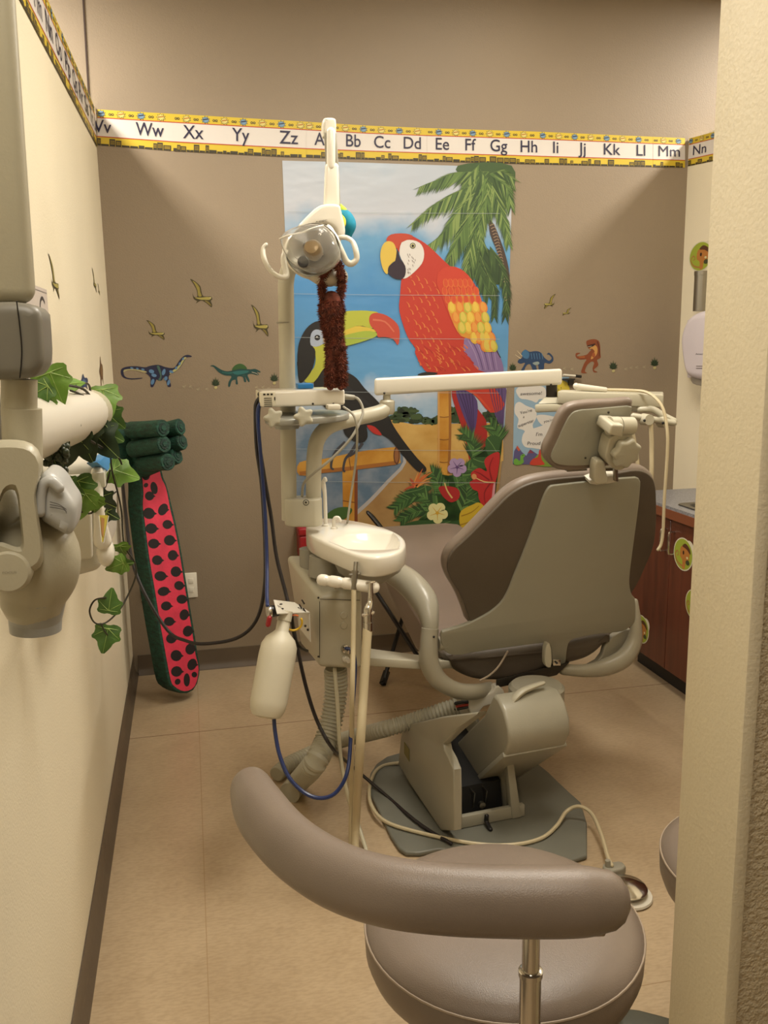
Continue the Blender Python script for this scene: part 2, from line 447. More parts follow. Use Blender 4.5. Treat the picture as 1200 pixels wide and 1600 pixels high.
# right wall piece (runs toward the camera)
def fnright(Y,mv): v=-mv; k=(YB-Y)/.4; return Vector((XR,Y,(2.475-.03*k)+(.135)*v))
sh=Sheet(fnright,(-1,0,0),.001); border(sh,4.405,3.6,None,None,.19,seed=40)
for L,Y in (('Nn',4.30),('Oo',4.08),('Pp',3.86)): 
    vs,fs,wd=textmesh(L,0,.012)
    letters(sh,L,Y,.34,-.12)
sh.done('alphabet_border','yellow and white alphabet border strip with N and O on the right cream wall','wall border',GB)
def zl(Y): k=(4.4-Y)/1.4; return 2.485-.045*k
def fnleft(Y,mv): v=-mv; return Vector((XL,Y,zl(Y)+.172*v))
for j,(a,b,ls,lb) in enumerate([(2.2,3.28,'KLMNO','with L to O, nearest'),(3.28,4.405,'PQRSTU','with P to T, farthest')]):
    sh=Sheet(fnleft,(1,0,0),.001+.0009*j); border(sh,a,b,None,None,.2,seed=50+j)
    PY={'K':2.34,'L':2.55,'M':2.75,'N':2.96,'O':3.17,'P':3.39,'Q':3.60,'R':3.80,'S':4.0,'T':4.2,'U':4.36}
    for ch in ls: letters(sh,ch+ch.lower(),PY[ch],.36,.135 if ch!='U' else .06)
    sh.done('alphabet_border','yellow and white alphabet border strip on the left wall, '+lb,'wall border',GB)
# bits of clear tape
TP=mat('clear_tape',(235,230,215),.15,alpha=.35)
# ================================================================= TROPICAL POSTER
def sheen_mat(name,c1,c2,sc=2.2):
    m=bpy.data.materials.new(name); m.use_nodes=True; nt=m.node_tree; b=nt.nodes['Principled BSDF']
    tc=nt.nodes.new('ShaderNodeTexCoord'); n=nt.nodes.new('ShaderNodeTexNoise'); n.inputs['Scale'].default_value=sc; n.inputs['Detail'].default_value=5
    r=nt.nodes.new('ShaderNodeValToRGB'); r.color_ramp.elements[0].position=.38; r.color_ramp.elements[1].position=.62
    r.color_ramp.elements[0].color=col([v*.85 for v in c1]); r.color_ramp.elements[1].color=col([v*.85 for v in c2])
    nt.links.new(tc.outputs['Object'],n.inputs['Vector']); nt.links.new(n.outputs[0],r.inputs[0]); nt.links.new(r.outputs[0],b.inputs['Base Color'])
    n2=nt.nodes.new('ShaderNodeTexNoise'); n2.inputs['Scale'].default_value=5; n2.inputs['Detail'].default_value=2
    mp=nt.nodes.new('ShaderNodeMapping'); mp.inputs['Scale'].default_value=(.9,1,2.2); mp.inputs['Rotation'].default_value=(0,.5,0)
    nt.links.new(tc.outputs['Object'],mp.inputs[0]); nt.links.new(mp.outputs[0],n2.inputs['Vector'])
    bp=nt.nodes.new('ShaderNodeBump'); bp.inputs['Strength'].default_value=.2; bp.inputs['Distance'].default_value=.02
    nt.links.new(n2.outputs[0],bp.inputs['Height']); nt.links.new(bp.outputs[0],b.inputs['Normal'])
    b.inputs['Roughness'].default_value=.3; return m
def grad_sky():
    m=sheen_mat('printed_sky',(96,156,204),(176,198,220),2.6); nt=m.node_tree; b=nt.nodes['Principled BSDF']
    tc=nt.nodes.new('ShaderNodeTexCoord'); sp=nt.nodes.new('ShaderNodeSeparateXYZ'); nt.links.new(tc.outputs['Object'],sp.inputs[0])
    n=nt.nodes.new('ShaderNodeTexNoise'); n.inputs['Scale'].default_value=3.5; n.inputs['Detail'].default_value=4; nt.links.new(tc.outputs['Object'],n.inputs['Vector'])
    a=nt.nodes.new('ShaderNodeMath'); a.operation='MULTIPLY_ADD'; a.inputs[1].default_value=.5; nt.links.new(n.outputs[0],a.inputs[0]); nt.links.new(sp.outputs[2],a.inputs[2])
    r=nt.nodes.new('ShaderNodeValToRGB'); e=r.color_ramp.elements; e[0].position=0; e[0].color=col((120,170,208)); e[1].position=1; e[1].color=col((178,200,222))
    mr=nt.nodes.new('ShaderNodeMapRange'); mr.inputs[1].default_value=.9; mr.inputs[2].default_value=2.3; nt.links.new(a.outputs[0],mr.inputs[0]); nt.links.new(mr.outputs[0],r.inputs[0])
    for q in e: q.color=[v*.74 for v in q.color[:3]]+[1]
    for p,c in ((.12,(206,214,226)),(.2,(104,166,216)),(.5,(84,150,208)),(.64,(112,170,214)),(.76,(206,212,224)),(.9,(200,210,224))):
        q=e.new(p); q.color=col([v*.87 for v in c])
    nt.links.new(r.outputs[0],b.inputs['Base Color']); return m
SKYM=grad_sky()
SKYT=sheen_mat('printed_cloudy_sky',(140,180,212),(206,212,222),2.6)
SEAM=sheen_mat('printed_water',(104,130,156),(146,160,178),9)
SAND=sheen_mat('printed_sand',(176,138,88),(198,162,108),5)
SAN2=sheen_mat('printed_bright_sand',(206,160,82),(224,184,108),6)
BAM=sheen_mat('printed_bamboo',(196,132,46),(224,170,78),5)
FLD=sheen_mat('printed_dark_leaf',(22,52,26),(46,84,40),14)
def c3(X,Y): return (430+.31667*X,240+.31667*Y)
def c4(X,Y): return (430+.31667*X,540+.31667*Y)
def c6(X,Y): return (600+.2*X,540+.2*Y)
S=Sheet(backw,(0,-1,0),.0015)
S.poly([(441,251),(560,254),(680,258),(800,262),(799,330),(796,430),(794,540),(790,640),(786,700),(780,760),(772,795),(765,860),(710,853),(667,850),(632,842),(560,832),(466,820),(462,760),(456,640),(450,500),(446,380)],SKYM,0,0)
S.poly([(457,662),(540,664),(616,664),(640,700),(600,760),(556,800),(545,832),(466,819),(462,760)],SEAM,2,1)
S.poly([(612,664),(786,660),(786,700),(780,760),(772,795),(765,860),(710,853),(667,850),(632,842),(545,832),(556,800),(580,778),(607,750),(634,720),(628,690)],SAND,3,0)
S.poly([(606,655),(650,664),(786,660),(786,720),(700,740),(655,735),(640,715),(622,680)],SAN2,3.9,0)
S.stroke([(556,802),(580,780),(606,752),(632,722),(622,690),(600,678)],6,4,(190,186,186),4.5)
for a in range(150):
    rd=random.Random(a); x=608+rd.random()*175; y=660-rd.random()*26*(.55+.45*math.sin(x*.09+1)); S.ell(x,y,3+rd.random()*5,2.5+rd.random()*3.5,[(36,56,30),(50,74,40),(28,44,26),(66,90,48)][a%4],4.2,10)
# bamboo
S.poly([c6(418,340),c6(520,340),c6(522,700),c6(505,1020),c6(415,1020)],BAM,5,0)
for y in (552,728,905): S.stroke([c6(415,y),c6(470,y+8),c6(522,y-2)],1.2,1.2,(140,84,30),6)
S.stroke([c6(424,340),c6(426,700),c6(424,1020)],3,3,(214,160,84),5.9); S.stroke([c6(512,340),c6(514,700),c6(502,1000)],4,4,(166,104,40),5.9)
S.poly([c4(330,560),c4(402,545),c4(402,880),c4(335,880)],BAM,5,0); S.stroke([c4(398,560),c4(398,880)],5,5,(140,70,30),6); S.stroke([c4(333,765),c4(402,775)],1.5,1.5,(130,76,30),6)
S.poly([c4(120,575),c4(230,560),c4(400,525),c4(590,500),c4(612,520),c4(615,560),c4(600,585),c4(400,610),c4(235,625),c4(120,640)],BAM,6,1)
S.stroke([c4(120,630),c4(380,604),c4(590,578)],6,6,(176,108,40),6.9)
S.ell(*c4(598,542),5,14,(110,62,34),7.5); S.ell(*c4(598,542),3.2,11,(160,100,54),8.2)
S.stroke([c4(360,530),c4(372,612)],1.2,1.2,(130,76,30),7.6)
# bottom-left leaf
S.poly([c4(240,850),c4(290,805),c4(350,795),c4(380,810),c4(350,850),c4(280,880)],(70,110,46),7,1)
# palm trunk and fronds
S.poly([c3(1055,330),c3(1075,345),c3(1100,400),c3(1135,500),c3(1155,600),c3(1158,770),c3(1150,770),c3(1130,640),c3(1100,500),c3(1060,400)],(74,56,48),4,1)
for k in range(26):
    t=k/25; x=1066+75*t**.8; y=350+370*t; S.stroke([c3(x-8,y+6),c3(x+10,y-2),c3(x+14+4*t,y+6)],1.4,.9,(160,134,108),5,2)
def frond(pts,wl,wt,n,cols,layer,back=.6,sag=.0,thin=.11):
    p=[Vector((a,b,0)) for a,b in pts]; p=catmull(p,max(3,n//(len(p)-1)))
    rd=random.Random(int(pts[0][0]*7+pts[-1][1]))
    for i in range(1,len(p)):
        t=i/len(p); d=(p[i]-p[i-1]).normalized(); nn=Vector((-d.y,d.x,0)); L=(wl*(1-t)+wt*t)*(.8+.4*rd.random())
        for s2 in (-1,1):
            e=p[i]+nn*s2*L*.55+d*L*back+Vector((0,sag*L,0)); w_=L*thin+(.5 if thin>.1 else .25)
            S.poly([(p[i].x-d.x*w_,p[i].y-d.y*w_),((p[i].x+e.x)/2-d.x*w_*.9,(p[i].y+e.y)/2-d.y*w_*.9),(e.x,e.y),((p[i].x+e.x)/2+d.x*w_*.6,(p[i].y+e.y)/2+d.y*w_*.6+.5),(p[i].x+d.x*w_,p[i].y+d.y*w_)],cols[rd.randrange(len(cols))],layer+rd.random()*.8,0)
    S.stroke([(q.x,q.y) for q in p[::3]],0.8,.4,(124,150,78),layer+.4,0)
G1=[(70,102,52),(104,138,66),(138,164,86),(52,82,44),(86,120,58)]
G2=[(40,66,36),(62,92,46),(84,116,58),(48,78,40)]
S.poly([c3(900,60),c3(1165,60),c3(1160,230),c3(1100,300),c3(1040,300),c3(980,380),c3(920,430),c3(900,400),c3(920,250),c3(940,160)],(66,96,50),4.5,2)
S.poly([c3(1000,460),c3(1060,480),c3(1100,570),c3(1110,640),c3(1060,640),c3(1010,600),c3(980,560)],(48,76,42),4.5,2)
for pts,a,b in [([c3(1050,90),c3(900,95),c3(800,130),c3(715,165)],60,22),([c3(1050,120),c3(900,190),c3(780,260),c3(680,345)],75,22),([c3(1040,150),c3(930,250),c3(840,380),c3(760,450)],75,30),
 ([c3(1040,160),c3(960,300),c3(900,430),c3(850,540)],80,30),([c3(1050,170),c3(1000,320),c3(960,480),c3(940,620)],75,30),([c3(1060,100),c3(1110,90),c3(1165,120)],50,30),([c3(1000,60),c3(960,120),c3(930,220)],55,30),
 ([c3(1070,150),c3(1100,250),c3(1130,340),c3(1150,440)],60,22),([c3(1060,170),c3(1030,280),c3(1010,380),c3(1030,470)],55,22),([c3(1080,110),c3(1140,170),c3(1160,260)],45,24),([c3(1010,80),c3(1040,150),c3(1030,260)],60,30)]:
    frond(pts,a*.42,b*.42,56,G1,5.5,1.0,.55)
for pts in [[c3(1000,480),c3(1040,580),c3(1080,680),c3(1080,800)],[c3(990,500),c3(960,560),c3(950,640)],[c3(1060,460),c3(1110,560),c3(1140,680),c3(1135,800)],[c3(1000,520),c3(1020,620),c3(1050,700)]]:
    frond(pts,22,10,40,G2,5,.9,.5)
# parrot
RE=(206,52,36); OR=(232,120,56); YE=(236,186,50)
S.poly([c6(540,330),c6(620,330),c6(720,480),c6(780,560),c6(800,620),c6(795,800),c6(680,900),c6(655,850),c6(630,720),c6(580,560),c6(530,400)],(178,30,28),6.5,1)
S.poly([c6(800,300),c6(945,300),c6(940,500),c6(925,650),c6(890,600),c6(850,500),c6(810,400)],(96,74,132),6.6,1)
for k in range(5): S.stroke([c6(815+25*k,300),c6(850+18*k,460),c6(905+5*k,620)],1.4,.8,(66,46,100),7.4)
S.poly([c6(560,350),c6(600,500),c6(660,640),c6(690,700),c6(720,600),c6(725,430),c6(640,350)],(82,60,124),7.6,1)
for k in range(5): S.stroke([c6(575+28*k,355),c6(630+16*k,500),c6(685+4*k,680)],1.4,.7,(52,34,86),8.3)
S.poly([c3(550,425),c3(575,400),c3(640,395),c3(700,420),c3(760,460),c3(860,555),c3(930,600),c3(1000,700),c3(1040,800),c3(1085,930),c3(1100,1011),c3(1090,1100),c4(1080,150),c4(1050,160),c4(1130,290),c4(1060,330),c4(980,240),c4(900,200),c4(780,140),c4(735,120),c4(690,40),c3(690,960),c3(650,900),c3(612,780),c3(615,700),c3(622,620),c3(640,560),c3(600,470)],RE,7,1)
S.poly([c3(940,900),c3(1020,930),c3(1085,960),c4(1110,60),c4(1125,115),c4(1110,140),c4(1000,120),c4(960,60),c3(930,980)],(140,112,168),8,1)
for k in range(7): S.stroke([c3(950+22*k,920+6*k),c4(985+16*k,40),c4(1010+14*k,120)],1.5,1,(98,74,130) if k%2 else (168,144,190),8.8)
# wing
S.poly([c3(800,600),c3(830,565),c3(890,560),c3(950,600),c3(1000,680),c3(1035,790),c3(1040,850),c3(1085,950),c3(1060,975),c3(1010,945),c3(900,880),c3(850,780),c3(820,700),c3(798,650)],(216,60,38),9,1)
S.poly([c3(850,740),c3(900,700),c3(960,690),c3(1000,700),c3(1035,790),c3(1045,860),c3(1085,950),c3(1060,978),c3(990,920),c3(915,900),c3(870,820)],(228,150,44),9.7,1)
def feather(x,y,L,wd,ang,m,layer,m2=None):
    ca,sa=math.cos(ang),math.sin(ang); f=lambda a,b:(x+a*ca-b*sa,y+a*sa+b*ca)
    S.poly([f(-L/2,0),f(-L*.3,wd*.5),f(L*.2,wd*.6),f(L/2,0),f(L*.2,-wd*.6),f(-L*.3,-wd*.5)],m,layer,2)
    if m2: S.poly([f(-L/2,0),f(-L*.3,wd*.3),f(L*.1,wd*.4),f(L*.34,0),f(L*.1,-wd*.4),f(-L*.3,-wd*.3)],m2,layer+.8,2)
rd=random.Random(5)
for r in range(13):
    for k in range(7):
        x=660+40*k+(r%2)*20-r*2+(r*6 if r>6 else 0); y=600+36*r+k*14
        ylim=c3(x,y)
        if y>1060: continue
        if x<625+max(0,(y-900)*.5) or x>780+ (y-600)*.28 : continue
        if x>810 and y<700+ (x-800)*.9+180 and x>800: 
            if y<900: continue
        X_,Y_=c3(x,y); S.stroke([(X_-2.2,Y_-4),(X_+1.4,Y_-.5),(X_+3,Y_+4.6)],.5,2.6,OR if (k+r)%3 else (224,96,50),8.5,3)
for y,x0,x1 in ((640,840,960),(680,835,990),(720,850,1000)):
    for k in range(6):
        x=x0+(x1-x0)*k/5; feather(*c3(x,y),15,7,1.4,(232,104,46),10.4,(224,76,40))
for r,(y,x0,x1) in enumerate(((760,870,1025),(810,890,1035),(860,920,1045),(910,980,1065),(950,1030,1075))):
    for k in range(5):
        x=x0+(x1-x0)*k/4; feather(*c3(x,y),19,10,1.35,[(232,180,54),(236,130,48),(190,190,60)][(k+r)%3],10.6+.3*r,[(240,200,70),(240,160,60),(226,200,80)][(k+r)%3])
S.stroke([c3(1000,700),c3(1040,850),c3(1085,960),c4(1110,60)],2,1.2,(40,30,34),9.5)
for k in range(30):
    x=700+rd.random()*240; y=rd.random()*120; 
    X_,Y_=c4(x+y*.5,y); S.stroke([(X_-3,Y_-3),(X_+1,Y_),(X_+4,Y_+3.5)],.5,2.4,OR if k%2 else (186,40,32),8.5,3)
S.stroke([c4(900,200),c4(980,235),c4(1060,320)],5,3,(220,70,40),9)
# parrot head
S.poly([c3(622,440),c3(660,426),c3(710,440),c3(732,480),c3(728,530),c3(700,570),c3(650,612),c3(625,612),c3(640,560),c3(612,500)],(232,228,222),9.5,1)
S.poly([c3(548,432),c3(570,400),c3(640,395),c3(680,412),c3(620,440),c3(600,470)],(206,66,40),9.8,1)
S.poly([c3(548,434),c3(580,440),c3(596,475),c3(598,520),c3(565,550),c3(552,595),c3(530,570),c3(517,510),c3(525,460)],(232,196,72),10.5,1)
S.poly([c3(600,475),c3(615,520),c3(640,555),c3(640,600),c3(620,620),c3(585,615),c3(556,590),c3(560,555),c3(590,530)],(44,28,46),11,1)
S.ell(*c3(677,455),4.4,4.6,(70,80,60),11.5); S.ell(*c3(677,455),3.3,3.5,(214,206,150),12.3); S.ell(*c3(677,456),2,2.2,(20,18,18),13)
for k in range(26):
    x=650+rd.random()*70; y=490+rd.random()*100
    if x>728-(y-490)*.6: continue
    S.stroke([c3(x,y),c3(x+3,y+10)],.7,.5,(90,60,56),11,0)
S.poly([c4(740,130),c4(700,145),c4(765,150),c4(800,135)],(40,38,40),9.5,1)
# toucan
BK=(28,28,30)
S.poly([c4(190,180),c4(215,135),c4(260,105),c4(350,130),c4(400,160),c4(440,210),c4(510,280),c4(560,350),c4(585,400),c4(640,480),c4(700,555),c4(742,600),c4(738,622),c4(700,618),c4(640,555),c4(580,480),c4(545,450),c4(490,420),c4(452,395),c4(455,450),c4(430,478),c4(385,470),c4(345,440),c4(330,400),c4(300,350),c4(240,300),c4(200,240)],BK,9,1)
S.poly([c4(452,392),c4(490,400),c4(525,440),c4(490,435),c4(465,415)],(200,40,34),9.8,1)
S.poly([c4(240,130),c4(300,150),c4(420,250),c4(480,300),c4(440,290),c4(330,220)],(40,40,44),9.9,2)
S.poly([c3(185,950),c3(240,940),c3(300,960),c3(330,1011),c4(250,100),c4(190,180),c4(140,170),c4(190,110),c4(198,50),c4(175,0)],(196,200,62),9.3,1)
S.poly([c3(108,1050),c3(112,960),c3(130,900),c3(165,850),c3(215,825),c3(290,835),c3(290,880),c3(200,870),c3(172,905),c3(180,945),c4(198,30),c4(185,110),c4(150,165),c4(118,180),c4(108,80)],BK,10,1)
S.poly([c3(175,945),c3(176,890),c3(200,868),c3(235,880),c3(250,920),c3(215,950)],(176,190,212),10.8,1)
S.ell(*c3(207,908),4.6,4.4,(24,24,26),11.6); S.ell(*c3(205,905),1.2,1.2,(220,220,220),12.4)
S.poly([c3(236,905),c3(262,895),c3(262,940),c3(240,935)],(220,190,150),11.5,1)
S.poly([c3(240,850),c3(330,785),c3(400,775),c3(470,777),c3(510,790),c3(500,850),c3(470,862),c3(400,850),c3(260,905)],(190,196,58),11,1)
S.poly([c3(255,905),c3(380,852),c3(470,862),c3(500,880),c3(420,885),c3(300,930)],(226,196,62),11.2,1)
S.poly([c3(260,930),c3(330,900),c3(440,875),c3(500,885),c3(490,905),c3(420,930),c3(340,950),c3(270,945)],(168,190,60),12,1)
S.poly([c3(470,795),c3(500,786),c3(550,800),c3(600,840),c3(613,890),c3(604,945),c3(580,915),c3(540,905),c3(505,905),c3(498,880),c3(470,850),c3(462,820)],(206,70,50),12.6,1)
S.stroke([c3(480,820),c3(540,830),c3(585,880)],3,2,(224,110,80),13.3)
for f in ([c4(345,475),c4(300,520),c4(280,560),c4(275,600),c4(288,610)],[c4(400,480),c4(370,530),c4(345,560),c4(335,610),c4(345,620)],[c4(430,480),c4(400,520),c4(365,545)]): S.stroke(f,5,3,(66,66,74),10)
for f in ([c4(330,500),c4(340,505)],): pass
# flowers and foliage
S.poly([c6(660,900),c6(780,800),c6(900,620),c6(920,760),c6(890,1000),c6(850,1300),c6(830,1595),c6(380,1550),c6(260,1520),c6(150,1400),c6(250,1380),c6(370,1230),c6(400,1100),c6(430,1010),c6(540,1010)],FLD,6.9,1)
G3=[(34,66,34),(54,92,46),(80,124,60),(28,54,30)]
for pts,a in [([c6(420,1270),c6(300,1180),c6(180,1200),c6(80,1275)],20),([c6(400,1300),c6(280,1290),c6(180,1330),c6(130,1370)],14),([c6(500,1180),c6(430,1090),c6(390,1010),c6(370,990)],18),([c6(600,1300),c6(640,1180),c6(640,1060),c6(600,990)],20),([c6(680,880),c6(700,780),c6(640,700),c6(620,690)],18),([c6(900,760),c6(890,700),c6(850,640),c6(830,620)],16),([c6(560,1100),c6(620,1000),c6(700,930)],16)]:
    frond(pts,a*1.9,16,46,[(44,84,40),(70,116,54),(96,142,70),(40,74,38)],8,.55,0,.05)
for p in ([c6(140,1420),c6(230,1370),c6(380,1360),c6(520,1370),c6(400,1440),c6(300,1500),c6(260,1530)],[c6(150,1150),c6(230,1110),c6(330,1090),c6(370,1115),c6(300,1150)],[c6(690,880),c6(800,870),c6(860,900),c6(780,960),c6(700,930)],[c6(800,720),c6(870,700),c6(910,740),c6(880,840),c6(820,860),c6(790,800)],[c6(640,1200),c6(720,1160),c6(740,1230),c6(680,1280)],[c6(480,1400),c6(600,1360),c6(640,1420),c6(540,1470)]):
    S.poly(p,(50,92,44),9,2); c=[sum(q[i] for q in p)/len(p) for i in(0,1)]; S.stroke([p[0],c,p[len(p)//2]],1.2,.6,(110,150,80),9.8)
def flower(x,y,r,n,m,m2,layer=10.5,rot=0,wf=.55):
    for k in range(n):
        a=rot+k*2*math.pi/n; ca,sa=math.cos(a),math.sin(a); f=lambda u,v:(x+(u*ca-v*sa)*r,y+(u*sa+v*ca)*r)
        S.poly([f(.1,0),f(.45,wf*.8),f(.85,wf*.75),f(1.05,.1),f(1.0,-.2),f(.8,-wf*.75),f(.4,-wf*.7)],m,layer+k*.12,2)
        S.stroke([f(.15,0),f(.75,.05)],1.3,.4,m2,layer+1.2,0)
    S.ell(x,y,r*.16,r*.16,m2,layer+2)
flower(*c6(568,948),14.5,5,(176,148,196),(92,60,120),10.5,.3)
flower(*c6(413,1305),16,5,(238,232,160),(226,176,48),10.5,.2)
flower(*c6(470,1510),20,5,(170,136,160),(104,50,96),10.5,-1.6,.62)
S.poly([c6(585,1370),c6(600,1290),c6(690,1240),c6(740,1225),c6(785,1270),c6(760,1350),c6(700,1410),c6(660,1460),c6(600,1540),c6(565,1530),c6(600,1440)],(222,186,38),11,2)
for f in ([c6(600,1330),c6(680,1300),c6(740,1250)],[c6(590,1400),c6(680,1370),c6(760,1330)],[c6(600,1500),c6(640,1420),c6(700,1390)]): S.stroke(f,2,1,(176,134,26),11.8)
S.poly([c6(680,990),c6(740,955),c6(800,980),c6(780,900),c6(830,850),c6(900,840),c6(885,1000),c6(870,1060),c6(850,1200),c6(790,1270),c6(740,1200),c6(730,1140),c6(690,1120),c6(665,1070),c6(690,1050),c6(680,1030)],(200,36,38),10.6,2)
for f in ([c6(840,1050),c6(820,950),c6(850,870)],[c6(830,1070),c6(780,1150),c6(790,1240)],[c6(820,1050),c6(750,1000),c6(700,980)]): S.stroke(f,2.5,1,(150,20,28),11.4)
S.stroke([c6(860,1068),c6(780,1062),c6(710,1030)],2,1.4,(232,190,120),12.2); S.ell(*c6(700,1022),4,4.5,(224,150,90),12.8)
S.poly([c6(850,1090),c6(868,1080),c6(850,1240),c6(835,1240)],(220,150,160),11,1)
S.poly([c6(425,1105),c6(480,1095),c6(560,1110),c6(590,1150),c6(575,1200),c6(520,1222),c6(470,1190),c6(440,1150)],(186,34,36),10.8,2)
S.stroke([c6(470,1070),c6(490,1130),c6(530,1190)],2,2.4,(226,190,110),11.6)
for a,b_ in [((240,1090),(300,960)),((245,1090),(340,990)),((240,1095),(375,985)),((235,1090),(265,985)),((250,1095),(370,1030)),((245,1100),(180,1060)),((235,1100),(150,1130)),((230,1085),(200,1035)),((250,1100),(355,1060))]:
    S.stroke([c6(*a),c6((a[0]+b_[0])/2,(a[1]+b_[1])/2-8),c6(*b_)],5,.5,[(222,110,50),(204,80,50),(232,150,70)][(a[0]+b_[0])%3],10.6)
# fold creases in the plastic sheet
for yy in (332,460,528,612,702,752): S.stroke([(446+ (yy-250)*.03,yy-1),(600,yy+1),(780,yy+2)],.5,.5,(176,186,190),14.5)
S.done('tropical_poster','glossy tropical poster with a red parrot, a toucan and palm on the brown wall','poster')
# ================================================================= WALL STICKERS
def bsheet(base=.0012): return Sheet(backw,(0,-1,0),base)
def d1(X,Y): return (180+X*.21667,420+Y*.21667)      # crop 180,420..440,620
def d2(X,Y): return (790+X*.23333,440+Y*.23333)
PT_=[(540,78),(575,95),(612,130),(622,170),(632,200),(660,205),(690,205),(700,225),(688,235),(698,262),(694,282),(670,262),(640,240),(615,235),(580,255),(590,238),(565,220),(556,175),(566,205),(590,205),(588,160),(565,115)]
def ptero(fx,fy,S_,layer=0):
    S_.poly([(fx(x,y)) for x,y in PT_],(70,60,22),0,1)
    S_.poly([fx(x,y) for x,y in [(556,92),(580,105),(605,135),(614,175),(622,202),(598,202),(592,160),(572,115)]],(166,150,58),1,1)
    S_.poly([fx(x,y) for x,y in [(572,212),(620,212),(665,208),(692,212),(680,228),(640,228),(610,226)]],(190,176,82),1,1)
    S_.poly([fx(x,y) for x,y in [(645,235),(670,240),(688,262),(690,272),(665,254)]],(140,122,46),1,1)
    e=abs(fx(686,214)[0]-fx(680,214)[0]); S_.ell(*fx(686,214),e,e,(214,206,140),2)
GP='flying dinosaur wall stickers'
def tr(sx,sy,ox,oy): return lambda x,y:(ox+(x-620)*sx,oy+(y-180)*sy)
for sx,sy,ox,oy,lb in ((.2167,.2167,314.5,458,'uppermost of three over the long-necked dinosaur'),(.18,.152,243,515.5,'small, just above the blue long-necked dinosaur'),(.17,.245,406,501,'beside the white pole, over the green sail-backed dinosaur'),
    (-.115,.115,859,471,'larger of the pair right of the poster'),(-.085,.06,885.5,487,'tiny, lowest of the pair right of the poster')):
    s=bsheet(); f=tr(sx,sy,ox,oy); ptero(f,None,s); s.done('flying_dinosaur_sticker','olive flying dinosaur wall sticker, '+lb,'wall sticker',GP)
# stickers on the left wall: coordinates Y (m), Z (m)
def lw(Y,mZ): return Vector((XL,Y,-mZ))
for px,py,k,lb in ((84,433,.16,'higher and nearest one on the left cream wall'),(147,438,.13,'on the left cream wall near the corner'),(154,452,.07,'smallest, on the left cream wall just below its neighbour')):
    p=atx(px,py,XL); s=Sheet(lw,(1,0,0),.0012); f=lambda x,y,p=p,k=k:(p.y+(x-620)*k*.006,-p.z+(y-180)*k*.0034); ptero(f,None,s)
    s.done('flying_dinosaur_sticker','olive flying dinosaur wall sticker, '+lb,'wall sticker',GP)
# long-necked dinosaur
s=bsheet()
s.poly([d1(*p) for p in [(190,792),(120,798),(60,785),(40,750),(48,720),(90,705),(150,702),(215,710),(250,700),(310,692),(360,708),(400,715),(430,710),(460,665),(490,632),(520,620),(550,628),(548,636),(515,640),(498,665),(470,710),(430,745),(395,762),(385,790),(400,830),(400,850),(378,848),(365,800),(350,785),(335,805),(310,805),(298,800),(275,850),(255,848),(255,800),(250,780),(225,755),(190,738),(120,725),(70,728),(60,750),(75,780),(120,790),(190,786)]],(26,30,72),0,1)
s.poly([d1(*p) for p in [(230,745),(200,733),(120,722),(66,728),(62,745),(90,732),(150,733),(205,748)]],(196,186,130),1,1)
s.poly([d1(*p) for p in [(395,758),(440,735),(470,705),(500,655),(515,640),(495,640),(470,680),(440,715),(400,742)]],(200,196,120),1,1)
for x,y,a,b in ((262,740,20,14),(280,768,20,12),(350,745,12,24),(365,790,12,16),(270,815,12,22),(385,820,10,22),(405,742,16,10),(120,716,12,6),(160,720,10,6),(200,726,12,7),(440,715,8,12),(465,685,7,12),(490,650,7,10)): s.ell(*d1(x,y),a*.2167,b*.2167,(92,142,196),2,12,.3)
s.poly([d1(*p) for p in [(310,800),(325,770),(300,705),(320,705),(335,770),(325,805)]],(70,110,100),1.6,1)
s.done('long_necked_dinosaur_sticker','dark blue long-necked dinosaur wall sticker with pale blue patches','wall sticker')
s=bsheet()
s.poly([d1(*p) for p in [(686,702),(710,695),(760,725),(800,738),(838,735),(870,722),(930,722),(975,725),(1010,722),(1046,740),(1044,748),(1020,742),(1036,762),(1020,766),(985,756),(955,765),(968,800),(966,818),(950,800),(935,775),(945,812),(930,815),(920,780),(880,780),(885,830),(870,830),(868,800),(840,810),(828,848),(815,848),(818,815),(838,775),(790,768),(745,745),(710,708)]],(18,78,78),0,1)
s.poly([d1(*p) for p in [(842,732),(860,700),(895,684),(930,694),(950,722),(900,722)]],(56,104,46),.8,1)
s.poly([d1(*p) for p in [(845,745),(900,735),(960,735),(950,750),(880,765)]],(38,120,120),1.6,1)
s.stroke([d1(770,745),d1(810,752),d1(845,750)],.8,1.5,(44,128,124),1.5); s.stroke([d1(985,745),d1(1010,752),d1(1030,762)],.8,.5,(226,214,190),2)
s.done('sail_backed_dinosaur_sticker','teal dinosaur wall sticker with a green back sail','wall sticker')
s=bsheet()
s.poly([d2(*p) for p in [(80,540),(90,520),(110,510),(105,480),(130,455),(160,470),(200,465),(235,475),(260,510),(290,530),(308,512),(290,490),(275,488),(290,476),(315,500),(318,530),(295,550),(260,545),(255,585),(225,600),(215,545),(200,550),(210,600),(185,600),(165,555),(140,560),(120,600),(100,600),(130,545),(100,550)]],(30,66,112),0,1)
s.poly([d2(*p) for p in [(108,480),(130,456),(158,480),(150,515),(120,510)]],(58,118,170),1,1)
for k in range(5): s.stroke([d2(170+18*k,480),d2(176+18*k,520)],.8,.6,(90,150,196),1.4)
s.stroke([d2(110,500),d2(90,478),d2(75,462)],1.4,.4,(226,206,170),2); s.stroke([d2(100,515),d2(78,500),d2(62,488)],1.4,.4,(226,206,170),2)
s.poly([d2(*p) for p in [(180,545),(215,535),(225,550),(200,560)]],(150,170,170),1.5,1)
s.done('three_horned_dinosaur_sticker','blue three-horned dinosaur wall sticker above the white beam end','wall sticker')
s=bsheet()
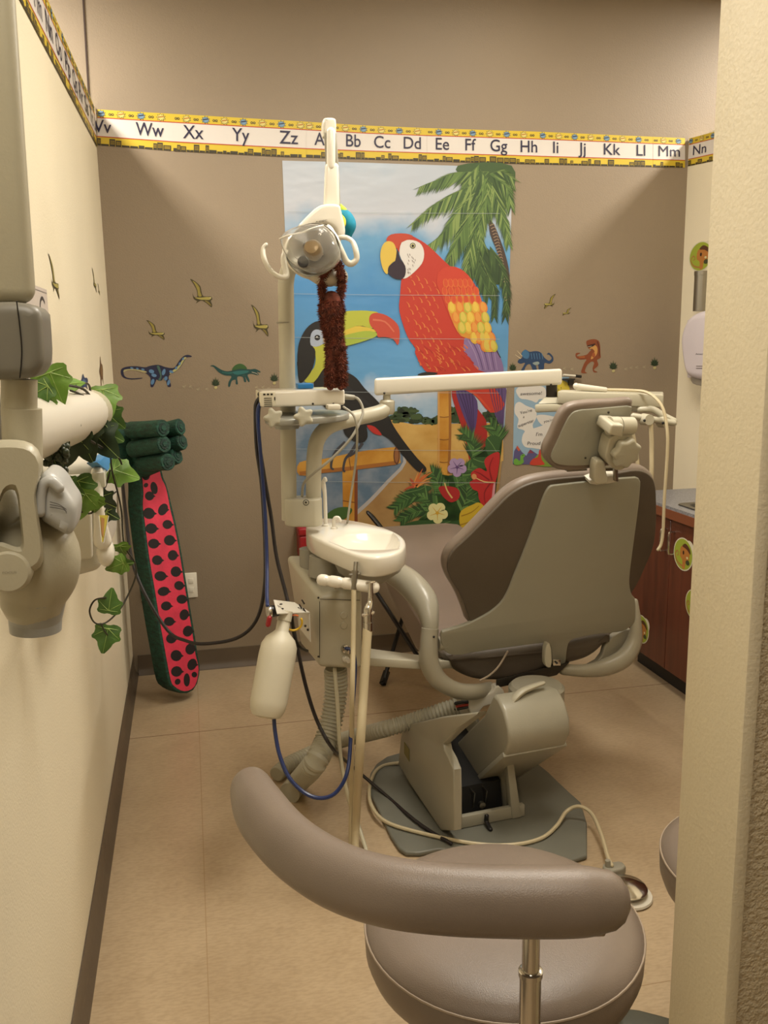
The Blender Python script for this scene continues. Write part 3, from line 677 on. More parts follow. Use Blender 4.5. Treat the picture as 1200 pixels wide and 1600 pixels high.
s.poly([d2(*p) for p in [(470,480),(500,478),(478,492),(485,500),(540,490),(560,470),(575,455),(560,452),(545,430),(540,400),(565,388),(600,386),(625,400),(632,430),(634,480),(635,510),(612,525),(620,560),(590,590),(615,605),(590,607),(582,580),(592,545),(575,535),(545,560),(530,600),(545,612),(505,610),(520,560),(530,540),(540,520),(500,522),(472,508)]],(150,70,30),0,1)
s.poly([d2(*p) for p in [(570,520),(590,510),(612,480),(612,440),(590,425),(560,450),(580,450),(595,470),(575,500)]],(222,160,78),1,1)
s.poly([d2(*p) for p in [(545,430),(575,420),(600,415),(590,430),(565,440)]],(60,24,18),1.7,1); s.stroke([d2(550,436),d2(575,432)],.6,.5,(230,220,190),2.4)
s.stroke([d2(612,400),d2(625,440),d2(626,500)],1.6,1,(96,40,22),1.5); s.stroke([d2(490,505),d2(530,505)],1.8,2,(190,100,44),1.5); s.ell(*d2(588,492),2.5,4,(180,90,40),2)
s.done('upright_dinosaur_sticker','orange-brown upright dinosaur wall sticker with open jaws','wall sticker')
# left wall dinosaurs, seen edge-on
def lwd(name,px,py,py2,cols,lb,wd):
    p=atx(px,py,XL); q=atx(px,py2,XL); h=p.z-q.z; s=Sheet(lw,(1,0,0),.0012)
    f=lambda u,v:(p.y+u*wd,-(p.z-v*h))
    s.poly([f(-.5,.5),f(-.2,.3),f(0,0),f(.15,.25),f(.4,.3),f(.5,.5),f(.35,.75),f(.4,1),f(.2,.8),f(-.1,.8),f(-.2,1),f(-.35,.95),f(-.3,.7)],cols[0],0,1)
    s.poly([f(-.2,.5),f(0,.3),f(.25,.5),f(.1,.7)],cols[1],1,1); s.done(name,lb,'wall sticker')
lwd('three_horned_dinosaur_sticker',129,584,612,((40,66,110),(84,116,160)),'blue dinosaur wall sticker on the left cream wall above the vine',.28)
lwd('upright_dinosaur_sticker',156,556,605,((120,84,46),(160,120,70)),'brown upright dinosaur wall sticker on the left cream wall near the corner',.16)
GF='leafy plant wall stickers'
for x,y,k,lb in ((337,599,1,'left of the green sail-backed dinosaur'),(428.5,592,1,'right of the green sail-backed dinosaur, by the white pole'),(801,575,.9,'at the poster edge behind the white beam'),(958,573,1,'right of the orange dinosaur'),(1022.5,568,1,'nearest the right corner of the brown wall')):
    s=bsheet()
    for j in range(15):
        a=-math.pi/2+(j-7)*.24; L=11*k*(1-.06*abs(j-7))*(.8+.2*(j%2)); dx,dy=math.cos(a),math.sin(a)
        s.poly([(x-1,y+4),(x+dx*L*.5-dy*1.1,y+2+dy*L*.5+dx*1.1),(x+dx*L,y+2+dy*L*1.15),(x+dx*L*.5+dy*1.1,y+2+dy*L*.5-dx*1.1)],[(40,66,34),(62,84,44),(34,54,30)][j%3],j%3*.7,0)
    s.poly([(x-2.5,y+7),(x-1,y+4.5),(x+1.5,y+4.5),(x+2.5,y+7),(x,y+9)],(206,194,130),3,1)
    s.done('plant_sticker','small green leafy plant wall sticker '+lb,'wall sticker',GF)
GT='pale footprint wall stickers'
for i,(x,y) in enumerate(((288,604),(298,604.5),(309.5,608),(323.5,608),(401,605.5),(411,605),(420,606.5),(882,576),(894,577),(978,576.5),(986,574.5),(995,574),(1006.5,573.5))):
    s=bsheet(); rr=random.Random(i); a=rr.uniform(-.6,.6)
    for k in (-1,0,1): s.stroke([(x-2*math.cos(a),y+2*math.sin(a)),(x+2.8*math.cos(a+k*.6),y+k*2.4)],1.1,.5,(186,172,140),0,0)
    s.ell(x-1.5,y,1.3,1.1,(186,172,140),1,8)
    lb=('pale footprint wall sticker in the trail between the blue and green dinosaurs' if i<4 else 'pale footprint wall sticker in the trail just left of the white pole' if i<7 else 'pale footprint wall sticker just left of the orange dinosaur' if i<9 else 'pale footprint wall sticker in the trail at the right end of the brown wall')
    s.done('footprint_sticker',lb,'wall sticker',GT+(' left' if i<4 else ' by the pole' if i<7 else ' by the orange dinosaur' if i<9 else ' right'))
# ================================================================= AWARD POSTER
s=bsheet(.0015)
s.poly([(804,588),(889,589),(888,727),(801,725)],(150,186,214),0,0)
cl=(232,228,222)
for pts in ([(806,611),(812,604),(830,603),(848,604),(853,612),(851,622),(842,624),(838,629),(830,626),(822,624),(812,622)],[(805,632),(812,628),(822,634),(836,640),(838,652),(832,664),(834,674),(824,678),(818,672),(808,668),(810,655),(804,645)],
  [(815,688),(820,674),(838,668),(860,662),(882,668),(888,680),(888,700),(870,704),(845,702),(832,700),(820,698)],[(838,650),(850,648),(870,652),(884,655),(880,665),(860,667),(845,663)]): s.poly(pts,cl,1,1)
s.poly([(864,600),(876,594),(888,600),(889,622),(870,622),(862,612)],(238,214,60),1.5,1)
s.poly([(801,725),(803,705),(808,696),(815,706),(822,712),(828,702),(840,710),(850,704),(870,708),(889,706),(888,727)],(92,86,140),2,0)
s.poly([(806,700),(808,696),(813,703),(810,705)],(206,90,60),2.6,0); s.poly([(824,708),(828,702),(834,708)],(150,60,80),2.6,0)
s.poly([(838,712),(850,706),(870,700),(889,706),(888,727),(834,727)],(126,160,54),3,1)
s.poly([(802,720),(806,716),(812,720),(813,712),(818,709),(820,712),(817,716),(818,722),(812,726),(804,726)],(110,176,60),4,1); s.ell(816.5,711.5,.8,.8,(20,20,20),5)
s.poly([(828,726),(832,717),(840,714),(842,704),(845,702),(848,705),(845,708),(846,718),(850,726)],(214,62,42),4,1)
INK=(70,66,74)
def hand(t,x,y,h,a=0,wid=None): s.text(t,x,y,h,INK,4.5,a,wid,.15)
hand('awesome!',829.5,617,5,-.04,34); hand("You're",822,645,4.5,-.25,19); hand('a',818,653,4,-.1); hand('superstar',822,663,4.5,-.35,26); hand("I'm",842,681,5.5,-.03,10); hand('Proud of',839,695,5.5,-.03,31); hand("you're",857,659,4,-.2,16); hand('so !',872,610,4,-.3,12)
s.done('award_poster','blue cloud poster with handwritten praise and little dinosaurs at its foot','poster')
# marker holder with marker on the brown wall
t=thing('marker_pen','white marker with black cap resting in a clip above the cloud poster','marker',at(894,588,YB-.03))
y=YB-.03
obj('barrel',cyl(B(),at(880,586,y),at(900,587.5,y),.006),WH,t); obj('cap',cyl(B(),at(899,587.5,y),at(908,588.5,y),.0075),BLK,t)
t=thing('marker_clip','black clip on the brown wall holding the marker','clip',at(888,594,YB-.02))
b=B(); p=at(886,590,YB); box(b,(p.x-.028,YB-.036,p.z-.012),(p.x+.03,YB-.001,p.z-.004)); box(b,(p.x+.004,YB-.02,p.z-.04),(p.x+.03,YB-.001,p.z-.012)); obj('clip_body',b,BLK,t)
# outlets
def plate(px0,py0,px1,py1,lb,toggle=True):
    a=at(px0,py1,YB); c=at(px1,py0,YB); t=thing('outlet_cover',lb,'outlet',(a.x,YB-.004,a.z))
    obj('cover_plate',box(B(),(a.x,YB-.007,a.z),(c.x,YB-.0002,c.z),0,.003),mat('cover_ivory',(236,230,214),.35),t)
    if toggle:
        m=(a.x+c.x)/2; b=B()
        for zz in (.32,.68): z=a.z+(c.z-a.z)*zz; box(b,(m-.012,YB-.009,z-.014),(m+.012,YB-.0065,z+.014),0,.002)
        obj('socket',b,mat('cover_ivory2',(226,220,204),.35),t)
plate(290,894,307,934,'ivory wall outlet plate just right of the giant toothbrush')
plate(221,917,237,939,'ivory wall outlet plate mostly hidden behind the giant toothbrush')
# ================================================================= GIANT WATERMELON TOOTHBRUSH
GRN=mat('crepe_green',(22,64,50),.7,noise=.35,nscale=30,bump=.5,bscale=90,stretch=(1,1,3)); GRD=mat('crepe_green_dark',(14,46,38),.7,noise=.4,nscale=40,bump=.6,bscale=120)
PNK=mat('melon_pink',(214,56,82),.6,noise=.08,nscale=14,bump=.15,bscale=60); SEED=mat('seed_black',(28,22,24),.7)
n=Vector((.60,-.80,.10)).normalized(); P0=at(262,900,4.02)
tb=thing('giant_toothbrush','giant toy toothbrush with watermelon-patterned handle and green paper bristles leaning in the corner','toy toothbrush',onp(286,1085,P0,n))
def tbp(x,y,o=0): return onp(x,y,P0,n)+n*o
out=[(212,664),(240,664),(249,706),(254,742),(262,760),(270,795),(275,815),(283,855),(291,905),(298,950),(304,985),(309,1020),(314,1046),(307,1076),(288,1086),(268,1076),(262,1064),(254,1020),(246,975),(238,925),(229,870),(222,815),(219,790),(220,770),(219,745),(214,700)]
g=chaikin([tbp(*p) for p in out],1)
obj('handle',slab(B(),g,-n,.10,.006),GRN,tb)
S=Sheet(lambda x,y:onp(x,y,P0,n),n,.0012)
inner=[(216,668),(237,668),(245,706),(251,744),(259,762),(266,797),(271,817),(279,857),(287,907),(294,952),(300,987),(305,1022),(310,1046),(304,1072),(288,1080),(272,1072),(266,1060),(258,1018),(250,973),(242,923),(233,870),(226,815),(223,790),(224,770),(222,745),(218,700)]
S.poly(inner,PNK,0,1)
def c7(X,Y): return (X*.275,680+Y*.275)
sd=[(828,232,22,24,0),(828,284,12,14,.8),(874,300,20,36,-.2),(848,345,26,26,.8),(845,444,34,32,.5),(925,422,26,36,.5),(858,530,34,30,0),(950,507,28,26,0),(872,616,32,28,0),(962,597,32,30,0),(892,710,30,28,.2),(980,682,28,30,.2),(910,800,34,28,0),(998,775,30,30,.1),(928,887,34,26,-.2),(1016,854,28,26,.1),(943,970,30,26,-.2),(1032,932,30,26,0),(960,1058,30,26,0),(1045,1020,26,32,.3),(972,1155,30,28,-.2),(1066,1113,28,32,.4),(1000,1252,32,32,.2),(1080,1215,28,32,.3),(1002,1342,32,30,-.3),(1090,1302,26,34,.4),(1008,1400,16,18,.6),(1060,1390,18,38,0),(1103,1360,16,16,0)]
for x,y,a,b_,r_ in sd: S.ell(*c7(x,y),a*.275,b_*.275,SEED,1,14,r_)
for x,y,a,b_,r_ in sd:
    if a>25: S.poly([c7(x+a*.5,y-b_*.55),c7(x+a*1.35,y+2),c7(x+a*.5,y+b_*.55)],SEED,1.5,0)
S.done('melon_face',parent=tb); 
m=tb.children[-1]
for (x0,y0),(x1,y1) in (((213,683),(281,667)),((218,712),(284,690)),((214,738),(276,712)),((205,672),(254,669)),((208,702),(256,694)),((222,724),(262,722))):
    i=((x0,y0),(x1,y1)); back=y0 in (683,712,738)
    p=tbp(x0 if not back else x0,y0,.0)
    Lr=.21 if back else .20
    yb=P0.y-.02
    a=at(x0,y0,4.06 if back else 4.0); c=at(x1,y1,3.93 if back else 3.84)
    bb=B(); tube(bb,[a,(a+c)/2,c],[.037,.035,.036],16,0,sm=3,capround=False)
    d=(c-a).normalized(); s_,u_=frame(d)
    # crinkled roll end
    for k in range(3):
        pts=[]
        for j in range(24): an=j*math.pi/12; q=.034-.011*k; pts.append(c+d*.001+s_*math.cos(an)*q*(1+.05*math.sin(an*7+k))+u_*math.sin(an)*q*(1+.05*math.cos(an*5)))
        slab(bb,pts,d,.003+.003*(k),.001,1,k%2)
    obj('bristle_roll',bb,[GRN,GRD],tb)
bb=B(); hp=[(190,662),(206,656),(212,668),(220,716),(222,738),(206,730),(196,715),(191,690)]
g=[tbp(x,y,-.045) for x,y in hp]; obj('head_block',slab(bb,chaikin(g,1),-n,.06,.004),GRN,tb)
# ================================================================= RED BIN behind the column
rb=thing('sharps_container','red plastic sharps container on the brown wall behind the white basin','sharps container',at(480,868,4.33))
x=at(474,850,4.2).x; z1=at(470,822,4.2).z
REDP=mat('red_plastic',(150,26,34),.35)
b=B(); z0=at(474,872,4.33).z; z1=at(474,822,4.33).z; x=at(466,840,4.33).x; box(b,(x,4.28,z0),(x+.11,YB-.001,z1-.04),0,.01,3); obj('container_body',b,REDP,rb)
b=B(); box(b,(x-.004,4.275,z1-.04),(x+.114,YB-.001,z1),0,.01,3); obj('lid',b,REDP,rb)
# ================================================================= BLACK FOLDING STAND
fs=thing('folding_stand','black folding stand with rounded tips behind the chair leg rest','stand',(.55,4.05,0))
def legp(px,py,Y): return at(px,py,Y)
b=tube(B(),[at(576,802,4.25),at(585,812,4.24),at(608,842,4.2),at(632,885,4.18)],[.016,.02,.017,.014],10,flat=.6); obj('top_rail',b,BLK,fs)
b=tube(B(),[at(588,925,4.25),at(646,1015,4.0),at(700,1100,3.8)],.011,8,sm=0); obj('leg',b,BLK,fs)
b=tube(B(),[at(652,890,4.3),atz(598,1068,.012)],.011,8,sm=0); obj('leg',b,BLK,fs)
p=atz(598,1068,.012); q=at(604,1050,p.y+.05); b=tube(B(),[p,q],.018,8,sm=0,capround=False); obj('foot',b,BLK,fs)
# ================================================================= RIGHT WALL: cabinet, sink, dispenser
CF=2.09; WOOD=mat('cherry_laminate',(90,46,30),.38,noise=.2,nscale=2.5,stretch=(9,9,.8),coat=.1); WDE=mat('cherry_edge',(118,68,44),.4)
cab=thing('base_cabinet','cherry wood base cabinet with metal pulls and black toe kick along the right wall','cabinet',(2.33,3.0,0))
CY1=YB-.41; 
CY1=3.98; CY0=1.4
obj('cabinet_body',box(B(),(CF+.021,CY0,.101),(XR-.002,CY1,.815)),WOOD,cab)
obj('toe_kick',box(B(),(CF+.065,CY0,.001),(XR-.05,CY1-.02,.1)),mat('toe_kick_black',(24,22,22),.5),cab)
dw=.45; k=0; yy=CY1
split=atx(1040,1000,CF).y
edges=[CY1-.003]; e=split
while e>CY0+.1: edges.append(e); e-=.46
for a,c in zip(edges,edges[1:]+[CY0]):
    d=obj('door',box(B(),(CF,c+.002,.104),(CF+.02,a-.002,.812),0,.0015,1),WOOD,cab)
    hy=(c+.035) if k%2==0 else (a-.035)
    hz0,hz1=.66,.76
    h=B(); tube(h,[(CF,hy,hz0),(CF-.018,hy,hz0),(CF-.028,hy,hz0+.01),(CF-.028,hy,hz1-.01),(CF-.018,hy,hz1),(CF,hy,hz1)],.0042,8,sm=4,capround=False); obj('pull',h,CHR,d); k+=1
CTM=mat('speckled_grey_counter',(126,126,130),.35,noise=.25,nscale=160)
ct=thing('countertop','speckled grey countertop with wood edge and backsplash over the cabinet','countertop',(2.33,2.9,.82))
yc=2.62; 
b=B(); x0,x1=CF-.015,XR-.001; sx0,sx1,sy0,sy1=CF+.06,CF+.40,2.95,3.6
for r in ((x0,CY0,x1,sy0),(x0,sy1,x1,CY1+.012),(x0,sy0,sx0,sy1),(sx1,sy0,x1,sy1)): box(b,(r[0],r[1],.857),(r[2],r[3],.872))
obj('counter_surface',b,CTM,ct)
obj('wood_edge',box(B(),(x0-.003,CY0,.817),(x0+.018,CY1+.012,.858)),WDE,ct)
obj('backsplash',box(B(),(XR-.02,CY0,.873),(XR-.0005,CY1+.012,.96)),CTM,ct)
sk=thing('sink','stainless steel sink set in the grey countertop','sink',((sx0+sx1)/2,(sy0+sy1)/2,.87))
b=B()
def rr(x0,y0,x1,y1,r,z,n=5):
    o=[]
    for cx,cy,a0 in ((x1-r,y1-r,0),(x0+r,y1-r,90),(x0+r,y0+r,180),(x1-r,y0+r,270)):
        for k in range(n+1): a=R_(a0+90*k/n); o.append(Vector((cx+r*math.cos(a),cy+r*math.sin(a),z)))
    return o
def loft(bm,rings,mi=0,cap=True):
    t=B(); R2=[[t.verts.new(p) for p in r] for r in rings]
    for a,c in zip(R2,R2[1:]):
        for i in range(len(a)): t.faces.new((a[i],a[(i+1)%len(a)],c[(i+1)%len(a)],c[i]))
    if cap: t.faces.new(R2[0]); t.faces.new(R2[-1])
    fix(t); merge(bm,t,mi); return bm
e=.012
t_=B(); R2=[rr(sx0-.025,sy0-.025,sx1+.025,sy1+.025,.04,.873),rr(sx0-.022,sy0-.022,sx1+.022,sy1+.022,.04,.877),rr(sx0+.008,sy0+.008,sx1-.008,sy1-.008,.05,.876),rr(sx0+.014,sy0+.014,sx1-.014,sy1-.014,.05,.868),rr(sx0+.02,sy0+.02,sx1-.02,sy1-.02,.05,.83)]
loft(b,R2,0,False); f=[b.verts.new(p) for p in R2[-1]]; b.faces.new(f); obj('basin',b,mat('sink_steel',(96,94,90),.3,metal=1),sk)
# animal stickers on the cabinet and wall
def animal(name,planef,N,cx,cy,sx,sy,lb,gr,clip=None,sway=0):
    s=Sheet(planef,N,.0014)
    s.ell(cx,cy,1.0*sx,1.0*sy,(238,230,200),0,28); s.ell(cx+.55*sx,cy-.45*sy,.5*sx,.5*sy,(238,230,200),0,20)
    s.ell(cx,cy,.92*sx,.93*sy,(172,190,50),1,28); 
    s.poly([(cx+a*sx,cy+b_*sy) for a,b_ in [(-.25,-.4),(.1,-.5),(.6,-.3),(.62,.2),(.3,.45),(.25,.8),(.0,.85),(-.05,.35),(-.3,.15)]],(204,128,50),2,1)
    s.poly([(cx+a*sx,cy+b_*sy) for a,b_ in [(-.1,-.48),(.2,-.7),(.62,-.5),(.75,-.15),(.35,-.38)]],(96,54,26),2.8,1)
    s.stroke([(cx+a*sx,cy+b_*sy) for a,b_ in [(.1,.75),(-.5,.6),(-.8,.2),(-.6,-.1),(-.45,.1),(-.6,.2)]],.12*abs(sy),.08*abs(sy),(190,130,60),2)
    s.ell(cx+.05*sx,cy-.12*sy,.08*sx,.13*sy,(50,28,20),3.6,10); s.ell(cx+.5*sx,cy+.4*sy,.2*sx,.16*sy,(70,74,40),3,10); s.ell(cx+.45*sx,cy+.12*sy,.1*sx,.08*sy,(230,220,160),3.6,8)
    s.done('animal_sticker',lb,'sticker',gr)
cf=lambda a,b_:Vector((CF,a,-b_))
GA='green animal stickers on the cabinet'
for px,py,rx,ry,lb in ((1068,866,15.5,26,'round green animal sticker on the upper part of the cabinet door'),(1003,983,11.5,22,'round green animal sticker low on the far cabinet door'),(1083,944,12,23,'round green animal sticker half hidden at the cream wall edge')):
    p=atx(px,py,CF); yL=atx(px-rx,py,CF).y; yR=atx(px+rx,py,CF).y; zt=atx(px,py-ry,CF).z; zb=atx(px,py+ry,CF).z
    animal('animal_sticker',cf,(-1,0,0),p.y,-p.z,(yR-yL)/2,(zt-zb)/2,lb,GA)
WF=XR
t=thing('towel_dispenser','lavender grey soap dispenser mounted on the right cream wall','dispenser',atx(1085,600,WF))
XD=WF-.13
pf=lambda x,y:atx(x,y,XD)
prof=[(1087,486),(1072,495),(1064,512),(1060,530),(1062,555),(1067,585),(1076,592),(1098,596),(1140,600),(1180,560),(1178,520),(1160,495),(1120,482)]
LV=mat('lavender_plastic',(208,200,206),.35)
obj('cover',slab(B(),chaikin([pf(*p) for p in prof],2),(1,0,0),.115,.04,6),LV,t)
obj('back_plate',slab(B(),[atx(x,y,WF-.016) for x,y in [(1074,500),(1074,590),(1130,594),(1130,500)]],(1,0,0),.0155,.002),LV,t)
obj('spout',slab(B(),chaikin([atx(x,y,WF-.1) for x,y in [(1079,585),(1079,598),(1090,603),(1110,603),(1112,588)]],1),(1,0,0),.05,.005),mat('spout_grey',(150,142,130),.4),t)
s=Sheet(lambda x,y:pf(x,y),(-1,0,0),.001)
for i,(y,h,w_) in enumerate(((553,1.6,22),(572,1,16),(575.5,1,10))): (s.text('Amer',1093,y+1.2,2.4,(50,48,52),1,0,12) if i==0 else s.stroke([(1088,y),(1088+w_,y)],.9,.9,(90,86,92),1))
s.done('lettering',parent=t)
t=thing('cup_dispenser','brushed steel cup tube on the right wall above the soap dispenser','cup dispenser',atx(1098,480,WF))
a=atx(1097,430,WF-.045); c=Vector((a.x,a.y,atx(1097,486,WF-.045).z)); 
obj('tube',cyl(B(),c,a,.036,.036,28),STL,t); obj('bracket',box(B(),(a.x+.03,a.y-.012,c.z+.05),(WF-.001,a.y+.012,c.z+.08)),STL,t)
lidz=B(); lathe(lidz,a,(0,0,1),[(.038,0),(.038,.02),(.0,.022)],24); obj('lid',lidz,STL,t)
wf=lambda a,b_:Vector((XR,a,-b_))
# sticker on the wall
p=atx(1100,400,XR); yL=atx(1077,400,XR).y; zt=atx(1095,377,XR).z; zb=atx(1095,424,XR).z
animal('animal_sticker',wf,(-1,0,0),(yL+p.y-.08)/2,-(zt+zb)/2,(p.y-.08-yL)/2,(zt-zb)/2,'round green animal sticker on the right cream wall above the steel tube',None)
# ================================================================= NOTICE on the left wall
nz=Sheet(lw,(1,0,0),.0012)
ya=atx(50,500,XL).y-.05; yb=atx(76,500,XL).y; zt=atx(70,452,XL).z; zb=atx(79,588,XL).z
nz.poly([(ya-.08,-zt),(yb,-zt),(yb,-zb),(ya-.08,-zb)],(222,208,196),0,0)
for q in ((ya-.07,yb-.01,zt-.008,zt-.01),(ya-.07,yb-.01,zb+.01,zb+.008)): nz.poly([(q[0],-q[2]),(q[1],-q[2]),(q[1],-q[3]),(q[0],-q[3])],(150,140,132),1,0)
L=[(yb-.09+.05*math.cos(a),-(zt-.06-.035*math.sin(a))) for a in [i*.5 for i in range(1,12)]]
nz.stroke(L,.012,.008,(60,54,50),1)
rd=random.Random(2)
for i in range(9):
    v=-(zt-.125-i*.02)
    nz.stroke([(yb-.16,v),(yb-.03-rd.random()*.03,v)],.005,.005,(120,108,102),1)
nz.done('wall_notice','small printed paper notice on the left cream wall beside the grey x-ray arm joint','notice')
# ================================================================= DENTAL CHAIR
KX=Vector((.992,.12,0)); KF=Vector((-.12,.992,0))          # chair's own right and forward directions
dc=thing('dental_chair','taupe vinyl dental chair with olive grey back shell, seen from behind','dental chair',atz(760,1250,0))
def ck(X,Y): return (560+X*.41667,720+Y*.41667)            # crop of the back
def cb(X,Y): return (560+X*.41667,1000+Y*.41667)           # crop of the base
Bt=at(920,745,2.62); Bb=at(850,1000,2.84)
up=(Bt-Bb); up=(up-KX*up.dot(KX)).normalized(); NB=KX.cross(up).normalized()   # towards the camera?
if NB.y>0: NB=-NB
def bk(p,o=0): return onp(p[0],p[1],Bt,NB)+NB*o
cush=[(912,742),(868,745),(827,752),(797,768),(768,798),(727,841),(703,862),(694,885),(700,907),(714,928),(725,953),(735,985),(800,1000),(900,990),(960,970),(985,940),(1002,915),(1014,887),(1027,857),(1031,824),(1031,790),(1030,760),(1024,742),(1003,731),(965,738)]
VS=mat('taupe_vinyl_shaded',(88,79,68),.5,noise=.05,nscale=5,bump=.1,bscale=400)  # darker copy of the cushion vinyl, shade on back and underside in its colour
g=chaikin([bk(p,-.012) for p in cush],2)
cs=obj('back_cushion',slab(B(),g,-NB,.045,.02,6),VN,dc)
ctr=Vector((865,870,0)); lin_=[]
for x,y in cush:
    v=Vector((x,y,0))-ctr; L=v.length; q=ctr+v*(1-4.5/L); lin_.append((q.x,q.y))
obj('back_liner',slab(B(),chaikin([bk(p,-.004) for p in lin_],2),-NB,.012,.004,3),VS,cs)
shell=[(852,768),(858,759),(868,757),(990,744),(1000,748),(1000,762),(996,800),(988,860),(983,900),(983,915),(986,928),(993,936),(992,974),(985,978),(975,985),(960,988),(930,990),(897,997),(888,1002),(885,1015),(883,1037),(880,1041),(864,1041),(862,1030),(861,1012),(857,1005),(845,1004),(800,1010),(743,1018),(714,1024),(696,1020),(690,1008),(688,988),(700,984),(727,976),(750,965),(770,953),(784,940),(794,922),(804,895),(818,862),(835,816),(845,785)]
g=chaikin([bk(p,.004) for p in shell],1)
obj('back_shell',slab(B(),g,-NB,.016,.004,3),SHL,dc)
# seat and leg rest: long cushion running away from the back
zs=.60
def seat_prof(Y,x0,x1,z0,z1): return [Vector((x0,Y,z0)),Vector((x1,Y,z0)),Vector((x1,Y,z1)),Vector((x0,Y,z1))]
sec=[(2.97,.29,.47,.55),(3.0,.31,.45,.57),(3.1,.31,.42,.57),(3.25,.30,.42,.60),(3.5,.28,.49,.65),(3.8,.25,.58,.715),(4.02,.225,.64,.755),(4.08,.2,.67,.75)]
t_=B(); rings=[]
for Y,hw,z0,z1 in sec:
    c=Bb+KF*((Y-Bb.y)/KF.y); c=Vector((c.x-.02,Y,0)); r=.035; o=[]
    for sx,sz,a0 in ((1,1,0),(-1,1,90),(-1,-1,180),(1,-1,270)):
        cxx=c.x+sx*(hw-r); czz=(z1-r if sz>0 else z0+r)
        for k in range(6): a=R_(a0+90*k/5); o.append(Vector((cxx+r*math.cos(a),Y,czz+r*math.sin(a))))
    rings.append(o)
loft(t_,rings); bmesh.ops.bevel(t_,geom=[e for e in t_.edges if len(e.link_faces)==2 and e.calc_face_angle(0)>.9],offset=.012,segments=2,affect='EDGES')
obj('seat_cushion',t_,VN,dc,60)
# rounded underside of the seat visible below the shell
us=[(692,1018),(745,1017),(800,1010),(852,1004),(880,1002),(950,990),(960,992),(950,1005),(930,1025),(905,1036),(862,1043),(820,1062),(780,1066),(742,1064),(715,1052),(698,1036)]
g=chaikin([at(x,y,2.90) for x,y in us],2); obj('seat_base',slab(B(),g,(-.12,.99,0),.25,.03,5),VS,dc)
b=tube(B(),[at(793,1018,2.88),at(780,1040,2.87),at(765,1055,2.86),at(750,1063,2.86)],.0035,6); obj('upholstery_seam',b,mat('seam_welt',(176,160,140),.5),dc)
# left arm
ARM=mat('arm_casting',(160,155,138),.3,noise=.03,nscale=4,bump=.05,bscale=200)
b=B(); tube(b,[at(592,882,3.12),at(612,893,3.05),at(640,912,2.96),at(663,940,2.88),at(671,968,2.83),at(672,992,2.81)],[.035,.043,.050,.048,.034,.027],20,flat=.95,up=Vector((1,0,0)))
la=obj('armrest',b,ARM,dc)
b=B(); tube(b,[at(672,982,2.80),at(670,1010,2.79),at(671,1036,2.79),at(685,1062,2.79),at(712,1078,2.80),at(742,1081,2.83),at(766,1074,2.9)],[.03,.031,.034,.031,.028,.028,.02],18,flat=1.0,capround=False)
ab=obj('arm_bracket',b,ARM,dc)
sc=B(); p=at(678,995,2.765); ball(sc,p,.004); obj('screw',sc,BLK,ab)
sc=B(); a=at(684,1006,2.80); cyl(sc,a,a+KX*.03,.024); obj('pivot_cap',sc,ARM,dc)
# right arm
b=B(); tube(b,[at(992,940,2.9),at(994,975,2.88),at(990,1005,2.87),at(975,1028,2.86),at(948,1042,2.86),at(915,1048,2.86),at(880,1046,2.88)],[.012,.02,.03,.034,.032,.024,.02],18,flat=.9); obj('arm_bracket',b,ARM,dc)
b=slab(B(),chaikin([at(x,y,2.91) for x,y in [(985,978),(948,1000),(940,1030),(915,1044),(950,1044),(978,1028),(990,1000)]],1),(0,1,0),.03,.006); obj('arm_web',b,ARM,dc)
# latch below the shell
b=B(); slab(b,chaikin([at(x,y,2.79) for x,y in [(853,1006),(861,1006),(863,1042),(855,1044),(851,1036)]],1),(0,1,0),.03,.003); obj('latch_arm',b,PL,dc)
b=B(); slab(b,[at(x,y,2.80) for x,y in [(864,1031),(876,1031),(876,1040),(864,1040)]],(0,1,0),.006,.001); obj('latch_plate',b,CHR,dc)
b=B(); cyl(b,at(870,1036,2.80),at(870,1036,2.79),.004); obj('screw',b,BLK,dc)
# head rest
Ht=at(940,640,2.50); Hb=at(900,735,2.56); hu=(Ht-Hb); hu=(hu-KX*hu.dot(KX)).normalized(); NH=KX.cross(hu).normalized()
if NH.y>0: NH=-NH
def hp_(p,o=0): return onp(p[0],p[1],Ht,NH)+NH*o
hv=[(893,632),(925,628),(960,627),(990,623),(990,632),(986,660),(980,690),(973,715),(965,728),(930,732),(905,737),(875,737),(860,728),(850,715),(851,700),(862,680),(870,660),(880,641)]
g=chaikin([hp_(p) for p in hv],2); hr=obj('headrest_cushion',slab(B(),g,-NH,.034,.012,5),VN,dc)
hq=[(900,640),(930,638),(960,635),(985,633),(986,640),(981,662),(972,692),(966,714),(955,722),(915,726),(890,727),(868,724),(860,716),(861,707),(872,684),(882,661),(890,647)]
g=chaikin([hp_(p,.006) for p in hq],1); obj('headrest_panel',slab(B(),g,-NH,.012,.002,2),SHL,dc)
b=B()
for x,y in ((936,719-719+719,),) if 0 else ((870,634),):
    pass
for x,y in ((949,643),(913,714)): ball(b,hp_((x,y),.007),.0035)
obj('panel_screw',b,DKM,dc)
